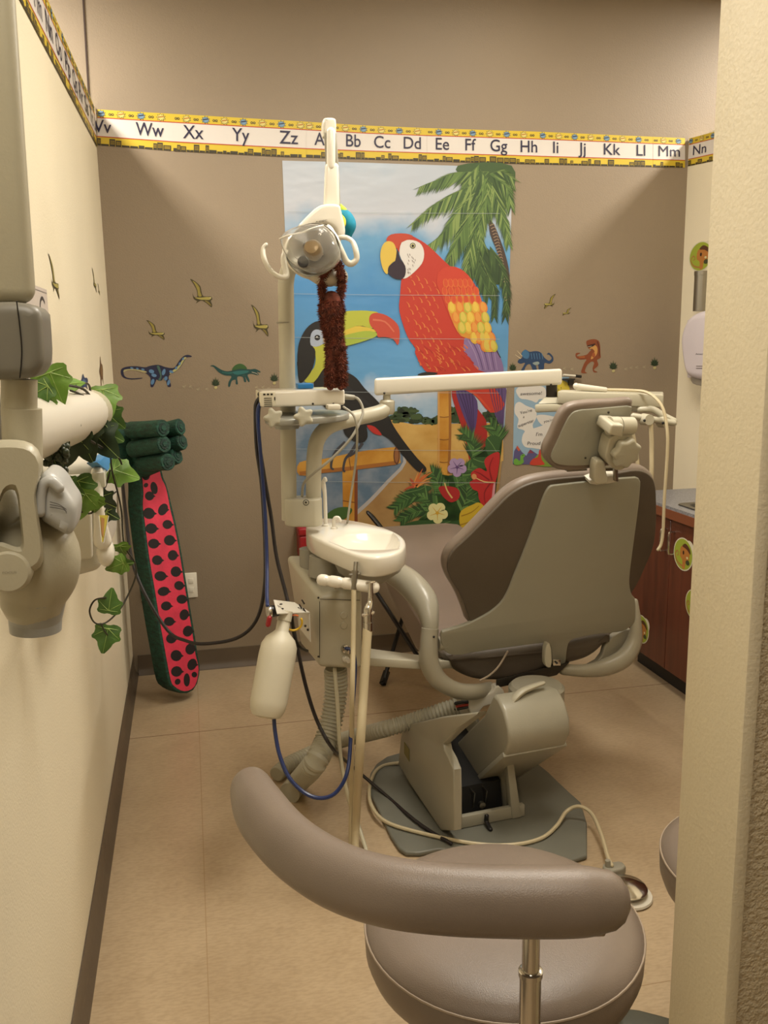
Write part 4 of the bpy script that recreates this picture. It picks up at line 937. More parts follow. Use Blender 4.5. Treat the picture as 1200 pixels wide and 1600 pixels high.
# head rest articulation
b=B(); hexa(b,[hp_(p,o) for o in (.09,.012) for p in [(927,660),(948,665),(951,646),(932,645)]],0,.006,3)
cyl(b,hp_((938,655),.05),hp_((952,655),.05),.028); cyl(b,hp_((953.5,655),.05),hp_((974,655),.05),.027); obj('hinge_block',b,PL,dc)
b=B(); slab(b,chaikin([hp_(p,.06) for p in [(938,668),(972,660),(975,680),(968,712),(958,722),(945,722),(930,706),(932,690)]],1),-NH,.05,.006); obj('hinge_plate',b,PL,dc)
b=star_knob(B(),hp_((957,691),.062),NH,.049,.028,7,.16); obj('adjust_knob',b,mat('knob_plastic',(172,168,150),.35),dc)
b=B(); slab(b,chaikin([hp_(p,.045) for p in [(919,712),(926,709),(934,712),(936,726),(940,742),(936,748),(917,747),(917,728)]],1),-NH,.035,.007); obj('neck_post',b,PL,dc)
b=B(); slab(b,chaikin([bk(p,.03) for p in [(914,742),(958,736),(960,742),(955,748),(916,752)]],1),-NB,.04,.004); obj('neck_collar',b,WH,dc)
b=B()
for x in (937,960): slab(b,[hp_((x-3,718),.01),hp_((x+3,718),.01),hp_((x+4,750),.01),hp_((x-2,750),.01)],-NH,.012,.002)
for x0,x1 in ((889,920),(930,965)): slab(b,[hp_((x0,735),-.01),hp_((x1,733),-.01),hp_((x1,738),-.01),hp_((x0,740),-.01)],-NH,.02,.002)
obj('headrest_rail',b,STL,dc)
# ---- base
BG=mat('base_paint',(158,154,138),.3,noise=.03,nscale=4,bump=.04,bscale=200)
pl=[atz(*p,.002) for p in [(612,1182),(580,1205),(575,1240),(590,1268),(618,1328),(640,1342),(700,1330),(917,1372),(917,1268),(880,1235),(850,1205),(800,1170),(700,1170)]]
obj('floor_plate',slab(B(),chaikin(pl,1),(0,0,1),.016,.006),mat('plate_grey_green',(108,108,98),.45,noise=.06,nscale=6),dc)
bx=B()
# left cover
L0=atz(690,1299,.02); 
def onside(px,py,X0=None):
    return onp(px,py,L0,KX)
lc=[(629,1134),(626,1150),(622,1193),(640,1225),(689,1298),(709,1298),(709,1240),(708,1203),(701,1185),(694,1172),(692,1163),(714,1141),(746,1113),(690,1120)]
slab(bx,[onside(*p) for p in lc],KX,.03,.006)
obj('base_cover',bx,BG,dc)
cw=B(); hexa(cw,[atz(711,1297,.02),atz(820,1275,.02),atz(820,1275,.02)+KF*.02,atz(711,1297,.02)+KF*.02]+[q+Vector((0,0,.042)) for q in [atz(711,1297,.02),atz(820,1275,.02),atz(820,1275,.02)+KF*.02,atz(711,1297,.02)+KF*.02]],0,.003); obj('front_rail',cw,BG,dc)
A0=atz(711,1297,.02)
def ch(u,v,z): return A0+KX*u+KF*v+Vector((0,0,z))     # chair base coordinates: right, forward, up
b=B(); hexa(b,[ch(.21,-.005,0),ch(.245,-.005,0),ch(.245,.03,0),ch(.21,.03,0),ch(.19,.0,.2),ch(.215,.0,.2),ch(.215,.03,.2),ch(.19,.03,.2)],0,.003)
hexa(b,[ch(.215,.03,0),ch(.235,.03,0),ch(.235,.5,0),ch(.215,.5,0),ch(.195,.03,.2),ch(.21,.03,.2),ch(.21,.5,.3),ch(.195,.5,.3)],0,.003); obj('side_rail',b,BG,dc)
b=B(); hexa(b,[ch(0,.07,.0),ch(.21,.07,.0),ch(.21,.45,.0),ch(0,.45,.0),ch(0,.07,.11),ch(.2,.07,.11),ch(.2,.45,.2),ch(0,.45,.2)]); obj('dark_opening',b,mat('opening_shade',(28,28,28),.6),dc)  # solid dark block, its colour stands in for shade inside the base opening
b=B(); 
for u in (.085,.13): slab(b,[ch(u,.03,.10),ch(u,.045,.04),ch(u,.07,.10)],KX,.003,.0005,1)
cyl(b,ch(.115,.03,.05),ch(.115,.045,.05),.011); obj('lift_fitting',b,STL,dc)
b=B(); a=ch(.11,-.012,.015); tube(b,[a+Vector((0,0,.02)),a,a+Vector((.003,-.03,-.012))],.008,8); obj('cable_grommet',b,BLK,dc)
# lift casing
cp=[(695,1179),(727,1146),(756,1117),(768,1088),(776,1100),(786,1150),(787,1183),(747,1213),(710,1243),(707,1222),(705,1202)]
X0=at(787,1183,2.55)
def os2(px,py): return onp(px,py,X0,KX)
c2=[(695,1179),(727,1146),(756,1117),(770,1086),(778,1092),(787,1112),(794,1140),(795,1162),(787,1184),(747,1213),(710,1243),(706,1222),(704,1202)]
b=B(); slab(b,[os2(*p) for p in c2],KX,.225,.012,4); obj('lift_casing',b,BG,dc,50)
b=B(); hexa(b,[os2(789,1183)+KX*-.004,os2(789,1183)+KX*.228,os2(712,1243)+KX*.228+Vector((0,0,.01)),os2(729,1237)-KX*.004]+[p+Vector((0,.012,.012)) for p in [os2(789,1183)+KX*-.004,os2(789,1183)+KX*.228,os2(712,1243)+KX*.228+Vector((0,0,.01)),os2(729,1237)-KX*.004]],0,.002); obj('under_panel',b,BG,dc)
# pivot plate and lever under the seat
b=B(); c=at(838,1082,2.72); lathe(b,c,(0,0,1),[(.0,-.03),(.085,-.03),(.095,-.02),(.095,.02),(.085,.03),(0,.03)],32); obj('swivel_plate',b,BG,dc)
b=B(); hexa(b,[at(775,1075,2.85),at(870,1055,2.85),at(870,1055,3.1),at(775,1075,3.1)]+[at(775,1062,2.85),at(890,1035,2.85),at(890,1030,3.1),at(775,1060,3.1)],0,.003); obj('seat_frame',b,DKM,dc)
b=B(); tube(b,[at(798,1103,2.60),at(803,1092,2.60),at(818,1079,2.61),at(846,1068,2.63)],[.013,.018,.018,.014],14,flat=.6); obj('release_lever',b,PL,dc)
b=B(); slab(b,chaikin([at(x,y,2.84) for x,y in [(733,1090),(768,1084),(776,1070),(790,1080),(790,1105),(760,1100),(745,1118),(732,1114)]],1),(0,1,0),.04,.006); obj('hinge_cover',b,WH,dc)
b=B(); slab(b,[os2(633,1160),os2(640,1172),os2(640,1190),os2(633,1178)],-KX,.001,.0003,1) if 0 else slab(b,[onside(x,y)-KX*.001 for x,y in [(632,1159),(640,1171),(640,1190),(632,1177)]],-KX,.001,.0002,1); obj('data_plate',b,mat('brass_plate',(120,112,60),.4),dc)
# side bar joining chair and basin unit
b=B(); a=[at(560,1022,2.9),at(664,1046,2.85),at(720,1050,2.88),at(600,1018,3.05)]
hexa(b,[at(566,1040,2.84),at(668,1047,2.82),at(720,1044,2.95),at(566,1024,3.0)]+[q+Vector((0,0,.03)) for q in [at(566,1040,2.84),at(668,1047,2.82),at(720,1044,2.95),at(566,1024,3.0)]],0,.004)
obj('link_bar',b,PL,dc)
# ================================================================= BASIN UNIT (junction cabinet + cuspidor)
un=thing('dental_unit','beige dental unit cabinet with white spittoon basin, faucets and hose rack left of the chair','dental unit',at(525,1045,2.85))
b=B(); bp_=[at(498,1043,2.72),at(566,1046,2.72),at(548,1006,3.02),at(470,1008,3.02),at(498,930,2.72),at(566,922,2.72),at(545,866,3.02),at(446,866,3.02)]
hexa(b,bp_,0,.018,4); uc=obj('junction_box',b,PL,un)
b=B(); 
for (x,y) in ((497.5,934),(497.5,1026)): ball(b,at(x,y,2.715),.0035)
obj('screw',b,DKM,uc)
b=B(); tube(b,[at(x,y,2.716) for x,y in ((500,936),(562,938))],.001,6,sm=0); tube(b,[at(x,y,2.716) for x,y in ((499.5,940),(499.5,1028))],.001,6,sm=0); obj('panel_gap',b,DKM,uc)
b=B()
for y in (961,977): a=at(537,y,2.722); lathe(b,a,(0,-1,0),[(0.012,-.002),(.012,.004),(.010,.006),(0,.006)],16)
for y,r in ((994,.016),): a=at(538,y,2.722); lathe(b,a,(0,-1,0),[(r,-.002),(r,.003),(0,.003)],16)
obj('port_cover',b,PL,uc)
b=B(); a=at(538,1013,2.72); lathe(b,a,(.3,-1,0),[(.013,0),(.013,.01),(.008,.012),(.008,.04),(0,.04)],16); obj('hose_fitting',b,CHR,uc)
b=B(); a=at(539,1029,2.72); lathe(b,a,(.3,-1,0),[(.011,0),(.011,.01),(.008,.012),(.008,.026),(0,.028)],16); obj('fitting_cap',b,WH,uc)
# basin
Zb=1.0; bc=atz(588,845,Zb)
rim=[(478,828),(478,818),(488,811),(510,809),(545,812),(585,820),(617,830),(632,840),(635,850),(628,860),(610,867),(585,871),(560,868),(530,857),(500,844),(484,836)]
ro=chaikin([atz(x,y,Zb) for x,y in rim],2)
def rad(a):
    # star-shaped radius of the rim about the bowl centre
    d=Vector((math.cos(a),math.sin(a),0)); best=.05
    for i in range(len(ro)):
        p,q=ro[i]-bc,ro[(i+1)%len(ro)]-bc; e=q-p; den=d.x*(-e.y)+d.y*e.x
        if abs(den)<1e-9: continue
        t=(p.x*(-e.y)+p.y*e.x)/den; u=(d.x*p.y-d.y*p.x)/den
        if t>0 and -1e-6<=u<=1+1e-6: best=max(best,t)
    return best
N_=160; b=B(); rings=[]
def rg(fr): return [b.verts.new(fr(k*2*math.pi/N_)) for k in range(N_)]
def dirv(a): return Vector((math.cos(a),math.sin(a),0))
def rin(a): r=rad(a)-.022; return min(r,.125+.02*max(0,math.cos(a-2.7)))
spec=[(lambda a:bc+dirv(a)*rin(a)*.12+Vector((0,0,-.05))),(lambda a:bc+dirv(a)*rin(a)*.55+Vector((0,0,-.042))),(lambda a:bc+dirv(a)*rin(a)*.85+Vector((0,0,-.024))),(lambda a:bc+dirv(a)*(rin(a)*.97)+Vector((0,0,-.006))),(lambda a:bc+dirv(a)*(rin(a)+.003)+Vector((0,0,-.0))),
 (lambda a:bc+dirv(a)*max(rad(a)-.008,rin(a)+.006)+Vector((0,0,0))),(lambda a:bc+dirv(a)*(rad(a)-.002)+Vector((0,0,-.003))),(lambda a:bc+dirv(a)*rad(a)+Vector((0,0,-.01))),(lambda a:bc+dirv(a)*(rad(a)+.001)+Vector((0,0,-.055))),(lambda a:bc+dirv(a)*(rad(a)-.006)+Vector((0,0,-.062))),(lambda a:bc+dirv(a)*(rad(a)*.5)+Vector((0,0,-.064)))]
rings=[rg(f) for f in spec]
for a_,c_2 in zip(rings,rings[1:]):
    for i in range(N_): b.faces.new((a_[i],a_[(i+1)%N_],c_2[(i+1)%N_],c_2[i]))
b.faces.new(rings[0]); b.faces.new(rings[-1]); fix(b); cb_=obj('basin',b,CER,un,50)
b=B(); a=bc+Vector((-.0,0,-.05)); lathe(b,a,(0,0,1),[(.016,-.001),(.016,.003),(0,.003)],16); obj('drain',b,CHR,cb_)
b=B(); a=bc+Vector((-.02,.02,-.064)); lathe(b,a,(0,0,1),[(0,-.075),(.05,-.07),(.1,-.035),(.115,0)],32); a=atz(500,862,.93); obj('basin_underside',b,PD,un)
b=B(); p=at(505,868,2.82); p.z=.9; cyl(b,p+Vector((0,0,-.03)),p+Vector((0,0,.036)),.05,.045,24); p=at(484,866,2.93); p.z=.9; cyl(b,p+Vector((0,0,-.05)),p+Vector((0,0,.036)),.035,.035,20); obj('basin_support',b,PD,un)
b=B(); p=atz(509,822,Zb); tube(b,[p+Vector((0,0,-.005)),p+Vector((0,0,.1)),p+Vector((-.003,0,.135)),p+Vector((-.004,0,.15)),p+Vector((0,-.01,.166)),p+Vector((0.002,-.014,.16))],[.0068,.0068,.008,.0075,.006,.006],12); lathe(b,p,(0,0,1),[(.013,0),(.012,.006),(.007,.008)],16); obj('cup_filler',b,CER,un)
b=B(); p=atz(522,826,Zb); tube(b,[p+Vector((0,0,-.005)),p+Vector((0,0,.025)),p+Vector((.004,-.003,.037)),p+Vector((.014,-.008,.038)),p+Vector((.02,-.01,.028))],[.006]*5,10); lathe(b,p,(0,0,1),[(.012,0),(.011,.005),(.006,.007)],16); obj('bowl_rinser',b,CER,un)
# hose rack
b=B(); a=at(495,905,2.56); c=at(593,919,2.5); d=(c-a)
prof=[]; ts=[0,.02,.06,.12,.15,.17,.20,.22,.26,.34,.37,.39,.42,.44,.48,.62,.66,.68,.76,.82,.93,.98,1]
rs=[.006,.013,.017,.018,.0175,.0155,.0155,.0175,.018,.018,.0175,.0155,.0155,.0175,.018,.018,.018,.018,.018,.018,.018,.013,.005]
tube(b,[a+d*t for t in ts],rs,16,0,sm=0,capround=False); obj('hose_rack',b,CER,un)
b=B(); tube(b,[at(520,910,2.57),at(525,915,2.7)],.012,10,sm=0); obj('rack_bracket',b,PL,un)
# suction tips hanging on the rack (things of their own)
def path(L,Y=None): return [at(*p) for p in L]
sv=thing('saliva_ejector','grey-tipped thin suction hose hanging from the left part of the white rack','suction hose',at(554,880,2.5))
b=B(); tube(b,path([(556,878,2.53),(555,893,2.52)]),.0065,12,sm=0,capround=False); tube(b,path([(555,892,2.52),(554,900,2.515),(553,921,2.51)]),[.011,.009,.0085],12,sm=0,capround=False); tube(b,path([(547,898,2.515),(562,896,2.515)]),.004,8,sm=0); obj('valve_tip',b,STL,sv)
b=B(); tube(b,[at(553,920,2.51),at(552,1000,2.47),at(550,1100,2.42),atz(549,1240,.22),atz(549,1330,.03),atz(560,1345,.012)],.0075,10); obj('hose',b,TUB,sv)
hv_=thing('high_volume_suction','thick cream suction hose with metal valve handle on the right rack end','suction hose',at(575,910,2.5))
b=B(); tube(b,path([(579,910,2.49),(579,938,2.49),(575,952,2.48),(575,978,2.48)]),[.008,.0085,.014,.0125],14,sm=3,capround=False); tube(b,path([(573,911,2.49),(585,909,2.49)]),.004,8,sm=0); tube(b,path([(568,961,2.47),(583,957,2.475)]),.006,8,sm=0); tube(b,path([(575,972,2.48),(575,985,2.48)]),.0145,14,sm=0,capround=False); obj('valve_handle',b,CHR,hv_)
b=B(); tube(b,[at(574,984,2.48),at(568,1080,2.43),at(562,1180,2.38),atz(557,1270,.16),atz(556,1335,.03),atz(575,1350,.014)],[.0145,.014,.0135,.013,.012,.012],12); obj('hose',b,TUB,hv_)
# thin return tubes
b=B(); tube(b,[at(523,1045,2.76),at(528,1110,2.72),at(532,1180,2.7),atz(545,1250,.15),atz(560,1290,.05),atz(572,1328,.012)],.0065,8); tag(obj('drain_tube',b,mat('tube_pale',(190,184,160),.4)),'thin pale drain tube hanging straight below the beige unit cabinet','tube')
# corrugated hoses
def corrug(pts,r,n,name,lb,rise=.16):
    p=catmull([Vector(q) for q in pts],24); acc=[0]
    for a,c in zip(p,p[1:]): acc.append(acc[-1]+(c-a).length)
    M_=int(acc[-1]/.0034); q=[]; k=0
    for i in range(M_+1):
        t=acc[-1]*i/M_
        while k<len(acc)-2 and acc[k+1]<t: k+=1
        q.append(p[k].lerp(p[k+1],(t-acc[k])/(acc[k+1]-acc[k]+1e-9)))
    p=q; rr=[r*(1+(rise if (i//2)%2 else 0)) for i in range(len(p))]
    b=B(); tube(b,p,rr,16,0,sm=0,capround=False); return tag(obj(name,b,HOS,smooth=25),lb,'hose')
corrug([at(524,1044,2.80),at(525,1080,2.80),at(519,1120,2.78),at(508,1160,2.74),at(490,1195,2.68),atz(466,1222,.05),atz(452,1240,.034)],.034,55,'corrugated_hose','wide grey corrugated hose dropping from the unit cabinet to the floor')
corrug([at(716,1103,2.88),at(680,1114,2.9),at(640,1128,2.93),at(590,1142,2.98),atz(530,1158,.05),atz(480,1180,.04),atz(450,1195,.036),atz(432,1210,.034)],.026,90,'corrugated_hose','grey corrugated hose running from the chair lift along the floor to the left')
b=B(); 
for i,(dy,r) in enumerate(((-3,.006),(2,.005),(6,.006))): tube(b,[at(712,1102+dy,2.86),at(724,1100+dy,2.85),at(738,1099+dy*.6,2.85)],r,8,mi=1 if i==1 else 0)
tag(obj('wire_bundle',b,[BLK,mat('red_wire',(170,50,36),.4)]),'black and red wires leaving the end of the corrugated hose','wires')
# ================================================================= COLUMN, ARMS AND LAMP
cl_=thing('equipment_column','white tubular column with clamp ring and pod carrying the lamp, left of the basin','column',at(475,820,2.9))
b=B(); tube(b,[at(452,812,2.92),at(449,600,2.92),at(447,470,2.92),at(447,440,2.92),at(452,420,2.92),at(468,409,2.92),at(490,412,2.9),at(512,424,2.86),at(529,432,2.83)],[.0255]*5+[.026,.026,.025,.024],24,capround=False); obj('post',b,PL,cl_)
b=B(); a=at(445.5,504,2.92); lathe(b,a,(0,0,1),[(.0262,-.002),(.0272,0),(.0262,.002)],24); obj('post_joint',b,PD,cl_)
b=B(); a=at(463,815,2.92); c=at(489,815,2.90); h=.092
ring=[]
for k in range(13): an=math.pi/2+math.pi*k/12; ring.append(at(462,820,2.91)+Vector((math.cos(an)*.036,math.sin(an)*.042,0)))
for k in range(13): an=-math.pi/2+math.pi*k/12; ring.append(at(488,820,2.89)+Vector((math.cos(an)*.034,math.sin(an)*.042,0)))
slab(b,ring,(0,0,1),h,.006); pod=obj('mount_pod',b,PL,cl_)
b=B(); a=at(478,785,2.845)
for s2 in (-1,1):
    pts=[a+Vector((math.cos(an)*.009*1.0,0,math.sin(an)*.009)) for an in [R_(q) for q in range(50,311,20)]]
    pts=[Vector((a.x+(q.x-a.x)*s2,a.y-.003,q.z)) for q in pts]; tube(b,pts,.0012,6,sm=0)
cyl(b,a+Vector((0,.004,0)),a+Vector((0,-.002,0)),.003); obj('round_emblem',b,BLK,pod)
b=B(); tube(b,[at(490,790,2.9),at(490,760,2.9),at(491,715,2.9),at(497,685,2.9),at(515,666,2.91),at(545,656,2.93),at(580,648,2.96),at(596,643,2.97),at(605,636,2.98)],[.0255]*8+[.024],24,capround=True); obj('delivery_arm_tube',b,PL,cl_)
b=B(); a=at(605,643,2.98); lathe(b,a,(0,0,1),[(0,-.012),(.02,-.01),(.026,0),(.026,.034),(.02,.04),(.012,.04),(.012,.075),(0,.075)],24); obj('pivot',b,PL,cl_)
# clamp tray with star knobs
b=B(); a=at(450,652,2.88); pts=[at(x,y,Y) for x,y,Y in ((412,655,2.80),(418,668,2.70),(450,674,2.66),(475,668,2.68),(545,652,2.74),(546,640,2.95),(500,636,3.02),(430,640,3.02))]
pz=a.z; pts=[Vector((p.x,p.y,pz-.008)) for p in pts]; slab(b,chaikin(pts,2),(0,0,1),.02,.005); obj('clamp_shelf',b,mat('clamp_grey',(150,150,142),.35,metal=.3),cl_)
b=B(); lathe(b,a+Vector((-.0,.04,-.04)),(0,0,1),[(.038,0),(.042,.01),(.042,.05),(.036,.055)],28); obj('clamp_collar',b,mat('clamp_grey',(150,150,142)),cl_)
for x,y,Y,lbn in ((427,653,2.70,0),(474,651,2.66,1)):
    b=B(); star_knob(b,at(x,y,Y),(.0,-1,.1),.031,.024,5,.34); cyl(b,at(x,y,Y),at(x,y,Y+.06),.008); obj('star_knob',b,mat('knob_plastic',(172,168,150),.35),cl_)
# control box
cbx=thing('control_box','white rectangular control box with sockets lying on the clamp shelf','control box',at(480,635,2.85))
hexa_p=[at(428,638,2.78),at(539,637,2.76),at(541,632,2.99),at(424,634,3.0),at(428,607,2.78),at(540,608,2.76),at(540,606,2.98),at(412,607,3.0)]
b=B(); y0=2.75
p=at(436,636,2.76); q=at(539,608,2.76); L_=at(412,620,2.95)
box(b,(p.x-.055,2.76,p.z+.0),(q.x,2.93,q.z),0,.008,3); obj('housing',b,CER,cbx)
bx0=p.x-.055
b=B(); box(b,(bx0-.002,2.757,p.z+.003),(bx0+.045,2.93,q.z-.003),0,.003); obj('socket_panel',b,mat('panel_ivory',(214,208,188),.4),cbx)
b=B()
for i in range(3): box(b,(bx0+.008+.011*i,2.7555,q.z-.012),(bx0+.015+.011*i,2.758,q.z-.007))
for i in range(5): box(b,(bx0+.010,2.7555,q.z-.022-i*.006),(bx0+.034,2.758,q.z-.020-i*.006))
box(b,(bx0+.041,2.7555,q.z-.028),(bx0+.0445,2.758,q.z-.018))
obj('socket_marks',b,DKM,cbx)
b=B()
for x in (489,521): ball(b,at(x,631,2.758),.0035)
obj('screw',b,DKM,cbx)
b=B(); 
for z in (0,1): a=at(413,616+z*13,2.80); tube(b,[a+Vector((.01,0,0)),a+Vector((-.012,0,0))],.0095,12,sm=0)
obj('plug',b,BLK,cbx)
b=B(); p2=at(520,638,2.72); box(b,(p2.x-.018,2.70,p2.z-.004),(p2.x+.022,2.75,p2.z+.012),0,.004); tag(obj('adapter_block',b,WH),'small white plastic block under the control box front edge','adapter')
# blue wrap on the box
p=at(480,604,2.85); b=B(); box(b,(at(464,604,2.86).x,2.83,q.z+.001),(at(488,604,2.86).x,2.90,q.z+.016),0,.003); tag(obj('blue_card_box',b,mat('blue_card',(30,120,190),.4)),'small bright blue packet on top of the white control box','packet')
# grey cable from the box
cb1=thing('grey_cable','grey cable looping from the control box plug down past the basin','cable',at(545,625,2.8))
b=B(); tube(b,[at(540,620,2.8),at(552,621,2.8)],[.0095,.008],12,sm=0); obj('connector',b,PD,cb1)
b=B(); tube(b,[at(550,620,2.8),at(560,624,2.79),at(567,640,2.78),at(563,658,2.76),at(548,685,2.74),at(520,715,2.74),at(492,738,2.76),at(475,755,2.84),at(472,775,2.88)],.0045,8); obj('cord',b,PD,cb1)
b=B(); tube(b,[at(537,636,2.74),at(553,650,2.72),at(558,675,2.72),at(556,720,2.76),at(549,770,2.85),at(543,815,3.0),at(540,850,3.05)],.004,8); tag(obj('grey_tube',b,PD),'thin grey tube hanging vertically behind the white basin','tube')
# dental light
lt=thing('dental_light','white dental operating light with clear shield, bow handles and jointed arm','dental light',at(500,400,2.8))
b=B(); tube(b,[at(529,433,2.83),at(500,420,2.83)],[.03,.027],20,sm=0,capround=True); obj('pivot_tube',b,PD,lt)
b=B(); tube(b,[at(524,425,2.86),at(524,330,2.88),at(521,240,2.88),at(519,203,2.86)],[.022,.02,.017,.014],14,flat=.8); obj('rear_arm',b,PD,lt)
b=B(); slab(b,chaikin([at(x,y,2.80) for x,y in [(505,186),(509,183),(522,183),(526,187),(526,210),(520,214),(510,214),(505,210)]],1),(0,1,0),.045,.008); obj('arm_cap',b,WH,lt)
b=B(); hexa(b,[at(x,y,Y) for Y in (2.86,2.80) for x,y in ((509,262),(528,262),(526,206),(506,206))],0,.004); 
obj('arm_channel',b,PD,lt)
b=B(); hexa(b,[at(x,y,Y) for Y in (2.86,2.79) for x,y in ((505,325),(531,325),(529,254),(508,254))],0,.012,4); tube(b,[at(517,206,2.80),at(517,260,2.80)],.0135,14,sm=0); obj('front_arm',b,CER,lt)
# yoke: band from arm sweeping down left and right round the head
b=B(); yk=[(508,318),(496,322),(482,335),(466,352),(470,358),(488,352),(508,348),(522,354),(527,364),(527,372),(537,372),(541,362),(538,345),(534,330),(532,318)]
slab(b,chaikin([at(x,y,2.74) for x,y in yk],2),(0,1,0),.07,.01,4); yo=obj('yoke',b,CER,lt)
S=Sheet(lambda x,y:at(x,y,2.739),(0,-1,0),.001)
S.text('A-DEC',502,347,2.6,(70,66,62),0,-.16,19,.1); S.done('lettering',parent=yo)
# reflector head: bowl with grey cap under a clear shield
HC=at(490,392,2.68); HA=(CAM+Vector((.15,0,-.35))-HC).normalized(); 
HAx=Vector((-.30,-.90,.30)).normalized()
b=B(); lathe(b,HC,HAx,[(.0,-.045),(.034,-.04),(.06,-.024),(.078,0),(.081,.010),(.078,.012),(.073,.006),(.055,-.012),(.032,-.026),(0,-.03)],36,sx=1.0); obj('reflector',b,mat('reflector_silver',(160,158,150),.22,metal=.7),lt)
b=B(); slab(b,chaikin([at(x,y,2.76) for x,y in [(440,390),(452,365),(480,352),(510,355),(530,372),(536,400),(526,425),(510,437),(480,436),(460,424),(446,408)]],2),(0,1,0),.05,.02,4); obj('head_back',b,CER,lt)
b=B(); lathe(b,HC-HAx*.018,HAx,[(.0,-.005),(.022,-.005),(.027,.01),(.027,.035),(.02,.05),(0,.056)],24); obj('bulb_cover',b,mat('bulb_cap_brown',(150,128,96),.3,metal=.4),lt)
CLR=bpy.data.materials.new('clear_shield'); CLR.use_nodes=True; q_=CLR.node_tree.nodes['Principled BSDF']; q_.inputs['Transmission Weight'].default_value=.93; q_.inputs['Roughness'].default_value=.1; q_.inputs['IOR'].default_value=1.2; q_.inputs['Base Color'].default_value=(.95,.95,.92,1)
sho=[(437,372),(445,362),(462,354),(482,350),(503,351),(514,358),(524,372),(531,390),(533,404),(526,416),(514,423),(500,428),(484,427),(468,420),(456,411),(447,400),(440,386)]
def shl(k,Y,d=0): 
    cx__,cy__=488,388; return chaikin([at(cx__+(x-cx__)*k,cy__+(y-cy__)*k+d,Y) for x,y in sho],2)
t_=B(); loft(t_,[shl(1,2.70),shl(1.0,2.62),shl(.93,2.585),shl(.75,2.565),shl(.3,2.558),shl(.3,2.561),shl(.74,2.568),shl(.91,2.588),shl(.975,2.622),shl(.975,2.70),shl(1,2.70)],0,False)
obj('clear_shield',t_,CLR,lt)
b=B(); g=[at(x,y,2.60) for x,y in sho[:6]]; tube(b,[at(437,373,2.60),at(450,368,2.575),at(470,364,2.57),at(488,357,2.58),at(505,352,2.60)],.0022,8); obj('shield_rim',b,CER,lt)
b=B(); e=at(474,409,2.572); lathe(b,e,(-.25,-.93,.1),[(.0,-.004),(.016,-.004),(.016,.003),(.014,.005),(0,.005)],24); em=obj('round_badge',b,BLK,lt)
# handles
b=B(); tube(b,[at(415,383,2.66),at(411,390,2.66),at(413,405,2.65),at(421,420,2.65),at(433,431,2.65),at(446,433,2.66),at(447,424,2.67),at(444,412,2.68),at(443,400,2.69),at(446,393,2.7)],[.008,.009,.010,.010,.010,.011,.010,.010,.009,.008],12,flat=.75); obj('left_handle',b,WH,lt)
b=B(); tube(b,[at(528,372,2.70),at(540,371,2.68),at(551,378,2.67),at(556,392,2.66),at(557,405,2.66),at(549,412,2.66),at(541,408,2.66),at(534,393,2.66),at(526,376,2.67),at(518,361,2.68),at(513,355,2.7)],[.009,.009,.009,.010,.010,.011,.011,.010,.010,.009,.008],12,flat=.8); obj('right_handle',b,WH,lt)
b=B(); tube(b,[at(466,421,2.76),at(490,428,2.76),at(505,434,2.75),at(517,434,2.75)],[.012,.022,.026,.026],16); obj('head_arm',b,mat('warm_grey',(178,168,150),.35),lt)
# ================================================================= DELIVERY ARM + TRAY
da=thing('instrument_delivery_arm','long white box beam arm with instrument tray head behind the chair headrest','delivery arm',at(730,600,3.0))
b=B(); hexa(b,[at(585,618,2.95),at(878,601,3.04),at(878,601,3.11),at(585,618,3.02)]+[at(585,591,2.95),at(878,576,3.04),at(878,576,3.11),at(585,591,3.02)],0,.010,4); be=obj('beam',b,WH,da)
b=B(); 
for x,y in ((600.5,614.5),(861,601)): ball(b,at(x,y,2.95+(x>700)*.087),.004)
obj('screw',b,DKM,be)
b=B(); a=at(862,600,3.07); c=at(862,620,3.07); cyl(b,a,c,.020,.020,16); a=at(604,618,2.985); cyl(b,a,at(604,628,2.985),.012,.012,14); obj('pivot_pin',b,DKM,da)
b=B(); hexa(b,[at(836,645,3.0),at(900,642,3.0),at(910,640,3.15),at(850,640,3.15)]+[at(835,632,3.0),at(900,631,3.0),at(910,628,3.15),at(850,628,3.15)],0,.006)
hexa(b,[at(840,631,3.02),at(885,630,3.02),at(885,628,3.14),at(848,628,3.14)]+[at(851,621,3.04),at(873,621,3.04),at(873,620,3.1),at(851,620,3.1)],0,.004); obj('pivot_foot',b,PL,da)
b=B(); hexa(b,[at(871,631,3.0),at(1036,637,2.94),at(1036,632,3.2),at(875,628,3.25)]+[at(871,611,3.0),at(1037,617,2.94),at(1037,612,3.2),at(875,609,3.25)],0,.006); obj('tray_body',b,PL,da)
b=B(); hexa(b,[at(985,643,2.97),at(1015,645,2.95),at(1015,640,3.1),at(985,640,3.1)]+[at(975,634,2.97),at(1030,636,2.95),at(1030,634,3.1),at(975,634,3.1)],0,.004); obj('tray_underside',b,PD,da)
b=B(); tube(b,[at(990,650,2.93),at(1053,661,2.88)],.011,12,sm=0); tube(b,[at(1000,640,2.96),at(1020,640,2.94),at(1037,650,2.92),at(1053,658,2.9)],.012,12)
for x,y in ((1008,655),(1035,659)): cyl(b,at(x-3,y,2.93),at(x+7,y+1,2.89),.021,.019,16)
obj('holder_bar',b,PL,da)
b=B()
for x,y in ((1007,657),(1036,661)): ball(b,at(x,y,2.885),.005)
obj('holder_screw',b,BLK,da)
ti=thing('curing_handpiece','slim white handpiece resting on top of the instrument tray','handpiece',at(922,606,3.05))
b=B(); tube(b,[at(900,603,3.02),at(906,605,3.02),at(946,609,3.02)],[.011,.0125,.009],12); obj('grip',b,WH,ti)
